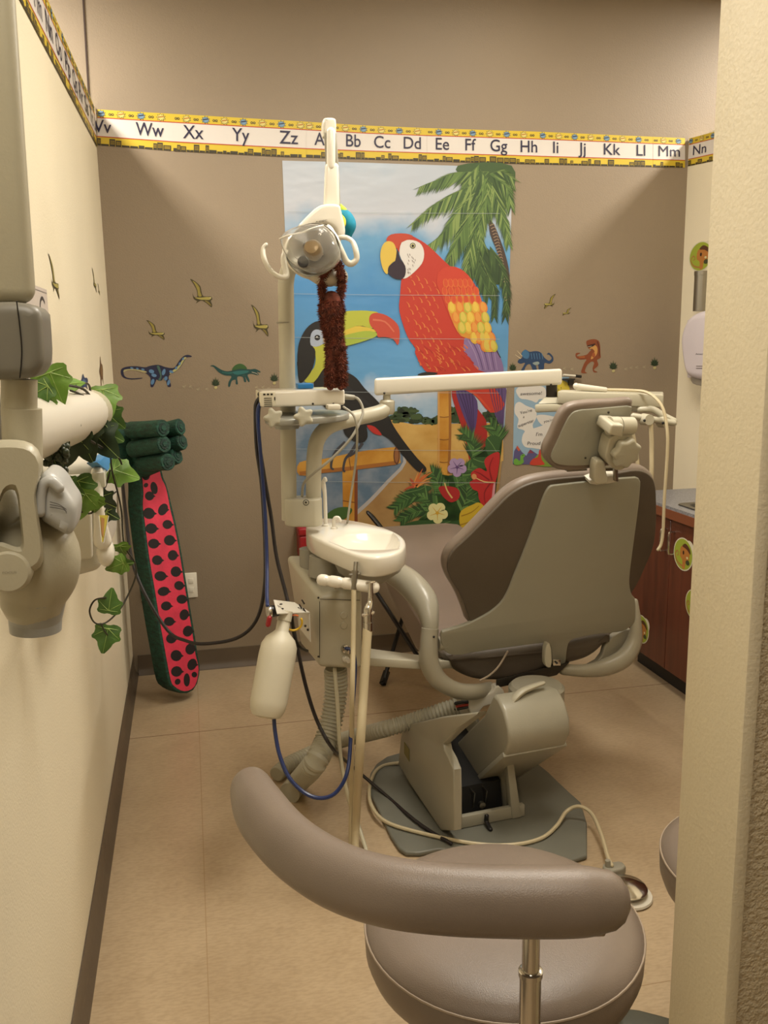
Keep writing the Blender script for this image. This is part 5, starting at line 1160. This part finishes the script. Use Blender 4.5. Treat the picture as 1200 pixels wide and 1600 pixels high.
b=B(); tube(b,[at(946,609,3.02),at(985,610,2.98),at(1010,613,2.93),at(1028,626,2.88),at(1038,645,2.85),at(1043,680,2.83),at(1042,720,2.83),at(1038,780,2.83),at(1036,830,2.83),at(1033,850,2.83),at(1028,859,2.83)],.0055,8); obj('hose',b,TUB,ti)
b=B(); tube(b,[at(1017,664,2.9),at(1018,700,2.9),at(1016,760,2.9),at(1000,820,3.0)],.008,8); tag(obj('handpiece_hose',b,TUB),'cream handpiece hose hanging from the tray holder bar, right one','hose')
b=B(); tube(b,[at(985,660,2.93),at(993,700,2.93),at(996,740,2.93),at(985,800,3.0)],.007,8); tag(obj('handpiece_hose',b,TUB),'cream handpiece hose hanging just right of the headrest','hose')
# ================================================================= WATER BOTTLE
wb=thing('water_bottle','frosted white water bottle hanging from a metal bracket beside the unit cabinet','bottle',at(418,1120,2.55))
a=at(446,957,2.60); c=at(415,1122,2.50); ax=(c-a).normalized(); Lb=(c-a).length
BT=mat('frosted_bottle',(204,198,178),.45,noise=.02,nscale=4)
b=B(); lathe(b,a,ax,[(0,0),(.019,0),(.02,.055),(.026,.062),(.044,.078),(.054,.1),(.056,.13),(.055,Lb-.05),(.052,Lb-.025),(.042,Lb-.006),(.02,Lb),(.012,Lb-.006),(0,Lb-.008)],32); obj('bottle_body',b,BT,wb)
b=B(); lathe(b,a-ax*.005,ax,[(.022,0),(.022,.03),(0,.03)],20); obj('bottle_cap',b,BT,wb)
br=thing('bottle_bracket','white bent metal bracket with pressure gauge fixed to the unit cabinet','bracket',at(460,950,2.6))
b=B(); slab(b,[at(427,937,2.60),at(460,941,2.72),at(484,956,2.70),at(433,958,2.52)],(0,0,-1),.004,.001,1); slab(b,[at(484,956,2.70),at(486,1003,2.70),at(468,980,2.80),at(468,950,2.80)],(-1,0,0),.003,.001,1); obj('bracket_plate',b,WH,br)
b=B()
for x,y in ((439,944),(441,951)): ball(b,at(x,y,2.585),.005,sc=(1,1,.4))
for x,y in ((477,978),(481,984)): ball(b,at(x,y,2.71),.004)
for x,y in ((468,945),(472,938),(474,951),(466,950)): tube(b,[at(x,y,2.68),at(x+3,y+5,2.68)],.003,6,sm=0)
obj('screw',b,DKM,br)
b=B(); g0=at(425,955,2.58); lathe(b,g0,(-1,-.25,0),[(0,-.018),(.017,-.018),(.018,.004),(0,.004)],20); obj('gauge_body',b,BLK,br)
b=B(); lathe(b,g0+Vector((-.004,-.001,0)),(-1,-.25,0),[(0,-.001),(.0175,-.001),(.019,.003),(.0175,.010),(.012,.011),(0,.008)],20); obj('gauge_ring',b,CHR,br)
b=B(); tube(b,[at(421,966,2.56),at(419,976,2.56)],.008,8,sm=0); obj('red_fitting',b,mat('red_plastic',(150,26,34)),br)
yt=thing('tubing_loop','small orange and yellow tubing loop at the bottle bracket','tubing',at(460,975,2.6))
cc=at(459,973,2.62); r=.0255
def arc(a0,a1): return [cc+Vector((math.cos(R_(a))*r,-.004*math.sin(R_(a)),math.sin(R_(a))*r)) for a in range(a0,a1,15)]
obj('orange_tube',tube(B(),arc(60,215),.0025,6,sm=0),mat('orange_tube',(206,104,44),.4),yt); obj('yellow_tube',tube(B(),arc(205,395),.0035,6,sm=0),mat('yellow_tube',(220,180,40),.4),yt)
b=tube(B(),[at(456,960,2.64),at(458,985,2.64),at(462,1000,2.64),at(470,1012,2.68),at(480,1017,2.73)],.005,8); tag(obj('black_tube_stub',b,BLK),'short black tube running behind the bottle bracket into the cabinet','tube')
# cables
def cable(name,lb,pts,r,m,cat='cable',grp=None,sm=6): 
    return tag(obj(name,tube(B(),pts,r,8,sm=sm),m),lb,cat,grp)
BKT=mat('black_tubing',(30,24,26),.4)
cable('black_cable','black cable hanging from the control box and looping left into the corner',[at(410,617,2.80),at(401,628,2.80),at(399,645,2.8),at(401,700,2.8),at(409,760,2.8),at(414,850,2.8),at(413,920,2.8),at(400,970,2.85),at(370,997,2.9),at(320,1006,2.95),at(290,1001,3.0),at(262,985,3.05),at(225,925,3.1),at(205,870,3.15),at(196,800,3.2),at(190,740,3.2)],.006,BKT)
cable('black_cable','black cable running from the control box down to the bottle bracket and floor',[at(411,630,2.79),at(404,640,2.79),at(405,690,2.79),at(413,745,2.79),at(424,810,2.78),at(432,870,2.76),at(446,925,2.72),at(455,965,2.68),at(466,1020,2.66),at(480,1080,2.64),at(497,1130,2.62),at(520,1170,2.6),atz(545,1193,.10),atz(600,1240,.022),atz(640,1275,.026),atz(668,1296,.026),atz(705,1318,.026)],.006,BKT)
cable('blue_cable','blue cable hanging from the control box to the pressure gauge',[at(411,629,2.77),at(404,636,2.77),at(403,660,2.77),at(408,720,2.77),at(414,800,2.76),at(417,880,2.72),at(417,930,2.62),at(418,946,2.58)],.006,BLU)
cable('blue_cable','blue tube looping from under the water bottle up to the cabinet fitting',[at(428,1122,2.52),at(430,1145,2.5),at(437,1180,2.47),at(452,1215,2.43),at(478,1240,2.4),at(505,1247,2.38),at(528,1235,2.38),at(544,1200,2.4),at(549,1130,2.5),at(553,1080,2.6),at(555,1040,2.66),at(551,1018,2.68),at(541,1013,2.69)],.006,BLU)
cable('cream_cord','cream foot control cord lying across the grey floor plate',[atz(622,1192,.03),atz(600,1196,.02),atz(585,1208,.024),atz(577,1235,.026),atz(582,1262,.026),atz(605,1285,.026),atz(660,1302,.026),atz(740,1318,.026),atz(800,1320,.026),atz(845,1310,.026),atz(870,1290,.03),atz(885,1268,.05),atz(905,1260,.07),atz(925,1272,.06),atz(940,1305,.05),atz(950,1340,.04),atz(956,1352,.035)],.0065,TUB)
# ================================================================= FOOT CONTROL
fc=thing('foot_control','round chrome foot control disc on a white ring on the floor','foot control',atz(985,1390,0))
p=atz(982,1388,.03); p.z=0; 
b=B(); lathe(b,p,(0,0,1),[(0,.001),(.066,.001),(.07,.006),(.068,.012),(.05,.014),(0,.014)],40); obj('base_ring',b,WH,fc)
b=B(); lathe(b,p+Vector((-.006,.006,0)),(0,0,1),[(.045,.013),(.060,.026),(.063,.031),(.058,.036),(.02,.044),(0,.046)],48); obj('pedal_disc',b,CHR,fc)
q2=atz(952,1353,.03); b=B(); slab(b,chaikin([Vector((q2.x+a,q2.y+c,.002)) for a,c in [(-.022,-.03),(.05,-.02),(.05,.02),(.01,.02),(-.02,.015)]],1),(0,0,1),.028,.006); cyl(b,Vector((q2.x-.004,q2.y,.03)),Vector((q2.x-.006,q2.y,.05)),.010,.008,12); obj('cord_housing',b,PD,fc)
# ================================================================= STOOLS
ZS=.583
def cushion(bm,c,r,z,h=.09):
    lathe(bm,(c[0],c[1],z-h),(0,0,1),[(0,0),(r-.03,0),(r-.004,.008),(r+.004,.03),(r+.006,h-.03),(r-.002,h-.016),(r-.02,h-.004),(r-.06,h+.004),(r*.5,h+.008),(0,h+.01)],64)
def pipe(bm,c,r,z,q=.0022): 
    tube(bm,[Vector((c[0]+r*math.cos(a*math.pi/32),c[1]+r*math.sin(a*math.pi/32),z)) for a in range(65)],q,6,sm=0,capround=False)
WELT=mat('cream_welt',(156,140,122),.5)
def stool(name,lb,c,r,legs=5,rot=.4,back=None):
    t=thing(name,lb,'stool',(c[0],c[1],0))
    b=B(); cushion(b,c,r,ZS,.10); s=obj('seat',b,VN,t,50)
    b=B(); pipe(b,c,r+.0045,ZS-.024); obj('piping',b,WELT,s)
    b=B(); cyl(b,(c[0],c[1],.1),(c[0],c[1],.3),.027,.025,20); cyl(b,(c[0],c[1],.3),(c[0],c[1],ZS-.1),.014,.014,16); obj('gas_column',b,CHR,t)
    b=B(); lathe(b,(c[0],c[1],.07),(0,0,1),[(0,0),(.045,0),(.045,.05),(.03,.06),(0,.06)],24); obj('hub',b,LEGM,t)
    for k in range(legs):
        a=rot+k*2*math.pi/legs; d=Vector((math.cos(a),math.sin(a),0)); s2=Vector((-d.y,d.x,0)); o=Vector((c[0],c[1],0)); L=.30
        pts=[o+d*.03+s2*.04,o+d*.2+s2*.042,o+d*(L-.02)+s2*.04,o+d*L+s2*.02,o+d*L-s2*.02,o+d*(L-.02)-s2*.04,o+d*.2-s2*.042,o+d*.03-s2*.04]
        g=chaikin([p+Vector((0,0,.066)) for p in pts],1); b=B(); slab(b,g,(0,0,1),.035,.012,4)
        lg=obj('leg',b,LEGM,t)
        b=B(); w_=o+d*(L-.03)+Vector((0,0,.024))
        for sg in (-1,1): cyl(b,w_+s2*sg*.008,w_+s2*sg*.024,.024,.024,16)
        cyl(b,w_+Vector((0,0,.0)),w_+Vector((0,0,.045)),.006,.006,8); obj('caster',b,BLK,lg)
    return t
LEGM=mat('leg_grey_green',(78,78,68),.4)
sc=(.515,1.41); st=stool('assistant_stool','taupe round assistant stool in the foreground with curved padded bar on a chrome post',sc,.25,5,1.17)
# padded bar
bar=[(393,1236),(408,1268),(440,1308),(485,1345),(540,1374),(610,1394),(690,1404),(770,1408),(850,1409),(910,1408),(942,1407)]
ZB=.80; P_=[]
for i,(x,y) in enumerate(bar): P_.append(atz(x,y,ZB))
b=B(); tube(b,P_,[.040,.047,.047,.047,.047,.047,.047,.047,.047,.046,.041],28,sm=6,flat=1.12); bb_=obj('padded_bar',b,VN,st,60)
b=B(); pc=[atz(x,y,ZB)+Vector((0,-.004,-.052)) for x,y in bar[3:]]; tube(b,pc,.004,6); obj('bar_welt',b,WELT,bb_)
pb=atz(835,1410,ZB); pb=Vector((pb.x,pb.y+.01,ZB-.04))
b=B(); cyl(b,pb,pb-Vector((0,0,.13)),.0135,.0135,20); obj('post_rod',b,CHR,st)
b=B(); x0,y0,z0=pb.x,pb.y,pb.z-.085; lathe(b,(x0,y0,z0-.42),(0,0,1),[(.0165,0),(.0165,.415),(.0185,.416),(.0185,.424),(.0150,.426)],24); obj('post_sleeve',b,CHR,st)
b=B(); q3=Vector((x0,y0,z0-.41)); tube(b,[q3,q3+Vector((0,.03,-.02)),Vector((sc[0],sc[1],.26))],.016,12,sm=0); obj('post_arm',b,DKM,st)
s2c=(1.125,1.465); stool('operator_stool','taupe round stool partly hidden behind the cream wall edge at the right',s2c,.222,5,.0)
# ================================================================= PLUSH TOYS
MK=mat('brown_fur',(92,44,30),.95,noise=.35,nscale=60); MKL=mat('brown_fur_light',(124,66,44),.95,noise=.3,nscale=60)
def fuzz(bm,pts,rr,n,L,seed,mi=0):
    """tapered tufts growing out of a tube-like body"""
    rd=random.Random(seed); P=catmull([Vector(p) for p in pts],8); Q=catmull([Vector((a,0,0)) for a in rr],8)
    for i in range(n):
        t=rd.random()*(len(P)-1.001); k=int(t); c=P[k].lerp(P[k+1],t-k); r=Q[k].x
        d=(P[k+1]-P[k]).normalized(); s,u=frame(d); a=rd.random()*2*math.pi; o=s*math.cos(a)+u*math.sin(a)
        b0=c+o*r*.9; tip=c+o*(r+L*(.6+.6*rd.random()))+Vector((rd.uniform(-.4,.4),rd.uniform(-.4,.4),rd.uniform(-.9,.3)))*L
        w_=d.cross(o).normalized()*.0016; v=[bm.verts.new(b0+w_),bm.verts.new(b0-w_),bm.verts.new(b0+d*.0025),bm.verts.new(tip)]
        for f in ((0,1,3),(1,2,3),(2,0,3)): q=bm.faces.new([v[j] for j in f]); q.material_index=mi if rd.random()<.6 else 1
my=thing('plush_monkey','brown fuzzy plush monkey hanging by its long arms from the lamp arm','plush toy',at(520,610,2.72))
def limb(name,pts,rr,n,L,seed):
    b=B(); tube(b,pts,rr,12); fuzz(b,pts,rr,n,L,seed); return obj(name,b,[MK,MKL],my,60)
YM=2.74
limb('arm',[at(508,474,YM),at(504,460,YM),at(503,445,YM),at(505,430,YM-.01),at(512,416,YM-.03),at(520,408,YM-.02),at(524,412,YM+.06)],[.012,.0105,.0105,.0105,.0105,.010,.009],1100,.008,1)
limb('arm',[at(528,474,YM),at(532,460,YM),at(534,445,YM),at(533,430,YM-.01),at(530,418,YM-.04),at(525,408,YM-.03),at(522,410,YM+.06)],[.012,.0105,.0105,.0105,.0105,.010,.009],1100,.008,2)
limb('torso',[at(518,470,YM),at(518,484,YM),at(519,505,YM),at(522,525,YM),at(523,545,YM)],[.030,.036,.030,.025,.026],2600,.010,3)
limb('leg',[at(517,540,YM),at(517,570,YM),at(517,590,YM),at(516,604,YM)],[.016,.016,.015,.012],1200,.009,4)
limb('leg',[at(532,540,YM),at(533,570,YM),at(533,590,YM),at(533,604,YM)],[.016,.016,.015,.012],1200,.009,5)
TQ=mat('teal_plush',(16,128,158),.8,noise=.15,nscale=30); LM=mat('lime_plush',(172,204,60),.8); YL=mat('yellow_plush',(220,200,50),.8)
tq=thing('plush_frog','teal and lime plush toy wrapped around the lamp arm','plush toy',at(540,350,2.9))
b=B(); tube(b,[at(530,333,2.93),at(540,338,2.92),at(546,352,2.91),at(545,366,2.91)],[.014,.020,.022,.012],14); tube(b,[at(520,345,2.94),at(512,352,2.86),at(508,356,2.84)],.012,10); obj('body',b,TQ,tq)
b=B(); tube(b,[at(531,322,2.93),at(538,330,2.92),at(541,338,2.92)],[.008,.010,.007],10); obj('lime_arm',b,LM,tq)
b=B(); tube(b,[at(528,334,2.91),at(535,345,2.88),at(532,355,2.86),at(520,356,2.82),at(513,353,2.82)],[.008,.011,.010,.009,.009],10); obj('yellow_belly',b,YL,tq)
# ================================================================= X-RAY UNIT
XY=1.18
xr=thing('dental_xray_unit','large beige dental x-ray arm and tube head close to the camera at the left edge','x-ray unit',at(40,1000,XY))
XP=mat('xray_beige',(178,171,148),.38,noise=.02,nscale=4,bump=.05,bscale=250); XG=mat('xray_grey',(160,160,156),.35); XT=mat('xray_taupe',(118,114,103),.4)
b=B(); hexa(b,[at(x,y,Y) for Y in (1.22,1.16) for x,y in ((-45,475),(57,475),(20,-60),(-60,-60))],0,.018,5); 
obj('upper_arm',b,XP,xr)
b=B(); slab(b,chaikin([at(x,y,1.12) for x,y in [(-55,472),(62,470),(66,520),(68,560),(62,580),(48,592),(10,594),(-40,592),(-55,560)]],2),(0,1,0),.09,.014,5); kn=obj('elbow_cover',b,XT,xr)
b=B(); tube(b,[at(x,y,1.1185) for x,y in ((26,471),(31,510),(34,550),(31,590))],.0008,6); obj('cover_seam',b,BLK,kn)
b=B(); cyl(b,at(30,592,1.17),at(30,650,1.17),.021,.021,28); cyl(b,at(34,638,1.17),at(36,742,1.17),.0235,.0235,28); cyl(b,at(9,594,1.14),at(9,590,1.14),.007,.007,12); obj('drop_tube',b,XP,xr)
b=B(); hexa(b,[at(x,y,Y) for Y in (1.26,1.2) for x,y in ((-40,712),(4,712),(-2,560),(-40,560))],0,.01,3); obj('side_arm',b,XT,xr)
b=B(); tube(b,[at(10,680,1.3),at(70,662,1.48),at(118,648,1.66),at(136,644,1.74)],[.048,.048,.046,.040],28,capround=True); obj('horizontal_tube',b,mat('white_enamel',(214,208,194),.35),xr)
b=B(); tube(b,[at(118,648,1.66),at(141,643,1.78),at(146,643,1.84)],[.044,.041,.03],24); obj('tube_collar',b,XP,xr)
# yoke with opening
b=B(); yk=[(-20,700),(10,688),(40,690),(60,702),(67,725),(62,745),(57,765),(60,800),(66,840),(68,873),(60,885),(30,892),(-30,892)]
yo_o=chaikin([at(x,y,1.10) for x,y in yk],2)
def resamp(poly,c,n=64):
    o=[]
    for k in range(n):
        a=2*math.pi*k/n; dx,dy=math.cos(a),math.sin(a); best=1
        for i in range(len(poly)):
            p=(poly[i][0]-c[0],poly[i][1]-c[1]); q=(poly[(i+1)%len(poly)][0]-c[0],poly[(i+1)%len(poly)][1]-c[1]); e=(q[0]-p[0],q[1]-p[1]); den=dx*(-e[1])+dy*e[0]
            if abs(den)<1e-9: continue
            t=(p[0]*(-e[1])+p[1]*e[0])/den; u=(dx*p[1]-dy*p[0])/den
            if t>0 and -1e-6<=u<=1.000001: best=max(best,t)
        o.append((c[0]+dx*best,c[1]+dy*best))
    return o
yc_=(14,812)
def c2d(p,it=2): return [(v.x,v.y) for v in chaikin([Vector((a,b_,0)) for a,b_ in p],it)]
OU=resamp(c2d([(-40,690),(10,686),(42,688),(60,700),(68,722),(62,750),(56,765),(60,800),(66,840),(70,873),(60,892),(20,905),(-40,905)]),yc_)
IN=resamp(c2d([(2,780),(8,768),(18,764),(26,768),(31,810),(35,852),(28,856),(2,846),(-3,848),(-4,800)],1),yc_)
def sc_(P,k,c=yc_): return [(c[0]+(x-c[0])*k,c[1]+(y-c[1])*k) for x,y in P]
def lf(P,Y): return [at(x,y,Y) for x,y in P]
b=B(); rg_=[lf(IN,1.10),lf(sc_(IN,1.18),1.088),lf(sc_(OU,.90),1.088),lf(sc_(OU,.97),1.095),lf(OU,1.108),lf(OU,1.15),lf(sc_(OU,.96),1.155),lf(sc_(IN,1.1),1.155),lf(IN,1.15),lf(IN,1.10)]
loft(b,rg_,0,False)
obj('yoke',b,XP,xr)
b=B(); lathe(b,at(14,893,1.09),(0.0,-1,.05),[(0,-.03),(.024,-.03),(.026,-.006),(.025,.003),(.022,.006),(0,.007)],32); yj=obj('yoke_disc',b,XP,xr)
S=Sheet(lambda x,y:at(x,y,1.0825),(0,-1,0),.0005); S.text('FOCUS',15,896,3,(150,142,122),0,-.03,22); S.done('raised_lettering',parent=yj)
b=B(); tube(b,[at(10,790,1.2),at(24,840,1.18),at(50,862,1.17),at(55,900,1.17),at(52,935,1.17)],[.030,.046,.056,.053,.040],28,flat=1.0,up=Vector((1,0,0))); obj('tube_head',b,XP,xr)
b=B(); cyl(b,at(54,930,1.17),at(56,968,1.175),.040,.032,32); cyl(b,at(55,950,1.175),at(56,985,1.175),.0335,.0315,32); obj('cone',b,XG,xr)
b=B(); cp=[(57,752),(66,738),(80,740),(94,752),(104,770),(117,788),(118,805),(114,832),(106,840),(95,836),(78,826),(60,815),(57,790)]
slab(b,chaikin([at(x,y,1.105) for x,y in cp],2),(0,1,0),.09,.016,6); cpp=obj('end_cap',b,mat('cap_pale_grey',(182,182,178),.35),xr)
b=B(); tube(b,[at(x,y,1.104) for x,y in ((62,800),(63,775),(68,757),(80,752),(92,762))],.0065,10); obj('cap_ridge',b,mat('cap_pale_grey',(182,182,178)),cpp)
S=Sheet(lambda x,y:at(x,y,1.1035),(0,-1,0),.001)
for i in range(3): S.stroke([(78,784+i*4),(92+i*4,788+i*4),(104,796+i*3)],1.4,1.2,(110,108,104),0)
S.done('printed_marks',parent=cpp)
# ================================================================= WALL BOX behind the x-ray head
wb_=thing('glove_dispenser_box','pale grey wall box with white lever and yellow strip below the hanging vine','wall box',(XL,2.35,.95))
XB=-.245
gb=[(92,700),(142,690),(170,720),(176,800),(178,872),(170,884),(112,900),(98,885),(92,800)]
def wbp(x,y,X=XB): return atx(x,y,X)
b=B(); ys=[1.62,1.62+.55]; 
za=atz(0,0,1).z
pts=[atx(x,y,XL+.03) for x,y in ()]
A=at(108,720,2.0); Bq=at(150,716,2.0)
hexa(b,[Vector((XL+.001,1.93,1.12)),Vector((-.20,1.93,1.15)),Vector((-.20,2.38,1.14)),Vector((XL+.001,2.38,1.12)),Vector((XL+.001,1.91,1.38)),Vector((-.185,1.91,1.38)),Vector((-.185,2.38,1.38)),Vector((XL+.001,2.38,1.38))],0,.02,4); obj('box_body',b,mat('box_grey',(196,192,180),.4),wb_)
b=B(); hexa(b,[Vector((-.33,1.915,1.17)),Vector((-.215,1.915,1.18)),Vector((-.215,1.94,1.18)),Vector((-.33,1.94,1.17)),Vector((-.33,1.90,1.36)),Vector((-.205,1.90,1.36)),Vector((-.205,1.93,1.36)),Vector((-.33,1.93,1.36))],0,.006,3); obj('front_panel',b,WH,wb_)
b=B(); tube(b,[atx(152,738,-.18),atx(153,765,-.18),atx(155,800,-.18),atx(160,845,-.18)],[.012,.01,.01,.018],12); ball(b,atx(165,862,-.178),.03,sc=(.6,1,1)); box(b,(-.19,atx(153,748,-.18).y-.02,atx(153,748,-.18).z-.015),(-.165,atx(153,748,-.18).y+.02,atx(153,748,-.18).z+.015),0,.003); obj('lever',b,CER,wb_)
S=Sheet(lambda x,y:atx(x,y,-.163),(1,0,0),.0)
S.poly([(155,805),(169,805),(163,845),(159,848)],(214,196,40),0,0); S.poly([(157,808),(163,810),(161,840),(158,835)],(190,130,60),1,0); S.stroke([(154,806),(158,847),(161,849),(169,806)],1,1,(235,230,220),1.5,0); S.done('yellow_strip',parent=wb_)
# blue folded sheet behind the leaves
b=B(); slab(b,[atx(x,y,-.17) for x,y in ((153,722),(172,706),(178,724),(168,737))],(-1,0,0),.02,.002); tag(obj('blue_glove_box',b,mat('blue_card2',(60,140,200),.5)),'blue cardboard corner showing between the vine leaves above the wall box','box')
# ================================================================= IVY GARLAND
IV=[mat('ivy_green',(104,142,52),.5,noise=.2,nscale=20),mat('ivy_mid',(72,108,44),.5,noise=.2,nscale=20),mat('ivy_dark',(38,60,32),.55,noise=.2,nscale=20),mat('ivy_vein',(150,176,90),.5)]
vn=thing('ivy_garland','artificial green ivy garland wrapped over the x-ray tube and hanging by the wall','ivy garland',at(150,800,1.7))
LO=[(0,-.05),(.22,-.12),(.5,-.02),(.42,.2),(.56,.42),(.3,.5),(.22,.72),(0,1),(-.22,.72),(-.3,.5),(-.56,.42),(-.42,.2),(-.5,-.02),(-.22,-.12)]
def leaf(bm,px,py,Y,L,rot,tilt,turn,mi,tip=1):
    """3d curled ivy leaf; L metres long, rot = image direction of its tip (deg, 0 = down, 90 = right)"""
    c=at(px,py,Y); rr=R_(rot); X=Vector((math.cos(rr),0,math.sin(rr))); Yd=Vector((math.sin(rr),0,-math.cos(rr)))
    Nn=Vector((0,-1,0)); Rm=Matrix.Rotation(R_(tilt),3,Yd)@Matrix.Rotation(R_(turn),3,X); X=Rm@X; Yd=Rm@Yd; Nn=Rm@Nn
    P=chaikin([Vector((a*.95,b_,0)) for a,b_ in LO],1); n=len(P)
    def pos(q,d=0):
        u,v=q.x,q.y-.45; h=-.35*(u*u)*1.0-.16*(v*v)+.05*math.sin(u*9)*math.cos(v*7)
        return c+(X*u+Yd*v)*L+Nn*(h*L+d)
    t=B()
    for s3 in (0,1):
        d=-.0008*s3; ctr=[t.verts.new(pos(Vector((0,y,0)),d)) for y in (-.02,.3,.65)]
        mid=[t.verts.new(pos(Vector((q.x*.5,.25+(q.y-.25)*.5,0)),d-.02*L*(i%2))) for i,q in enumerate(P)]
        out=[t.verts.new(pos(q,d)) for q in P]
        c0=ctr[1]
        for i in range(n):
            j=(i+1)%n; f=t.faces.new((mid[i],mid[j],out[j],out[i])); f2=t.faces.new((c0,mid[j],mid[i]))
            if s3==0: f.normal_flip(); f2.normal_flip()
        t.verts.remove(ctr[0]); t.verts.remove(ctr[2])
    merge(bm,t,mi)
    for e in ((0,.95),(.42,.36),(-.42,.36),(.35,.05),(-.35,.05)):
        tube(bm,[pos(Vector((e[0]*k,.05+(e[1]-.05)*k,0)),.0006) for k in (0,.5,1)],[.0007,.0006,.0003],4,3,sm=0,capround=False)
b=B(); Lf=[
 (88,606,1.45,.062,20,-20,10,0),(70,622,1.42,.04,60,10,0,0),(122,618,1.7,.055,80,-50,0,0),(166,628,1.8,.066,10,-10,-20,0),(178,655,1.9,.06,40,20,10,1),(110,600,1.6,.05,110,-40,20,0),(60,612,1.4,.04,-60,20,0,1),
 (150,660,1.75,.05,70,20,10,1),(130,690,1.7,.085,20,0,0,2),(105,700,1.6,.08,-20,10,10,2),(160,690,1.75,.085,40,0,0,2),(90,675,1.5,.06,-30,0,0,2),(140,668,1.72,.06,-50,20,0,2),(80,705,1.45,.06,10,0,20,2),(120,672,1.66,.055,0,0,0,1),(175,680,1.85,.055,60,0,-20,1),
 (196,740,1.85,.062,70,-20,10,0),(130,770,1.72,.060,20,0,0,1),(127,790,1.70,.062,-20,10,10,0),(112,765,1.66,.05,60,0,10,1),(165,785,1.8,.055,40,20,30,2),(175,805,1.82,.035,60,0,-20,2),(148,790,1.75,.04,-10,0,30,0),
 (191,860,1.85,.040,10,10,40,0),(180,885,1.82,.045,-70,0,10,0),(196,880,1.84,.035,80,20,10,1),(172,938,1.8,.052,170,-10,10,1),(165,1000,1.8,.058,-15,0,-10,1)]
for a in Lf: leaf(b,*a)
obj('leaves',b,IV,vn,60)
b=B(); DK=[mat('ivy_stem',(44,40,24),.6)]
for pts,r in (([(105,602,1.5),(130,608,1.6),(145,625,1.68),(155,650,1.72),(165,672,1.74)],.0022),([(110,610,1.55),(135,622,1.62),(148,645,1.66),(152,662,1.7)],.0018),([(118,603,1.6),(128,599,1.62),(140,604,1.7),(142,640,1.72)],.002),
   ([(172,700,1.8),(175,735,1.82),(184,770,1.84),(190,800,1.85),(194,850,1.85),(210,878,1.86),(212,900,1.86),(200,930,1.85),(185,955,1.83),(165,973,1.81),(148,973,1.8),(140,955,1.8),(148,938,1.8),(165,934,1.8)],.0018),([(172,735,1.8),(165,760,1.8),(158,768,1.78),(145,800,1.76),(128,800,1.7)],.0018),([(158,975,1.8),(163,985,1.8),(168,992,1.8)],.0015),([(168,700,1.78),(185,715,1.8),(190,725,1.82)],.002),([(182,768,1.83),(172,776,1.82),(165,785,1.8)],.0015),([(60,720,1.45),(80,690,1.5),(120,680,1.6),(160,700,1.75)],.0025)):
    tube(b,[at(*p) for p in pts],r,6)
obj('stem',b,DK,vn)
b=B(); rd=random.Random(4)
for k in range(38): ball(b,at(86+rd.uniform(-16,18),700+rd.uniform(-14,46),1.44+rd.uniform(-.02,.02)),.0058,u=8,v=6)
obj('berries',b,mat('berry_green',(52,62,44),.35),vn)
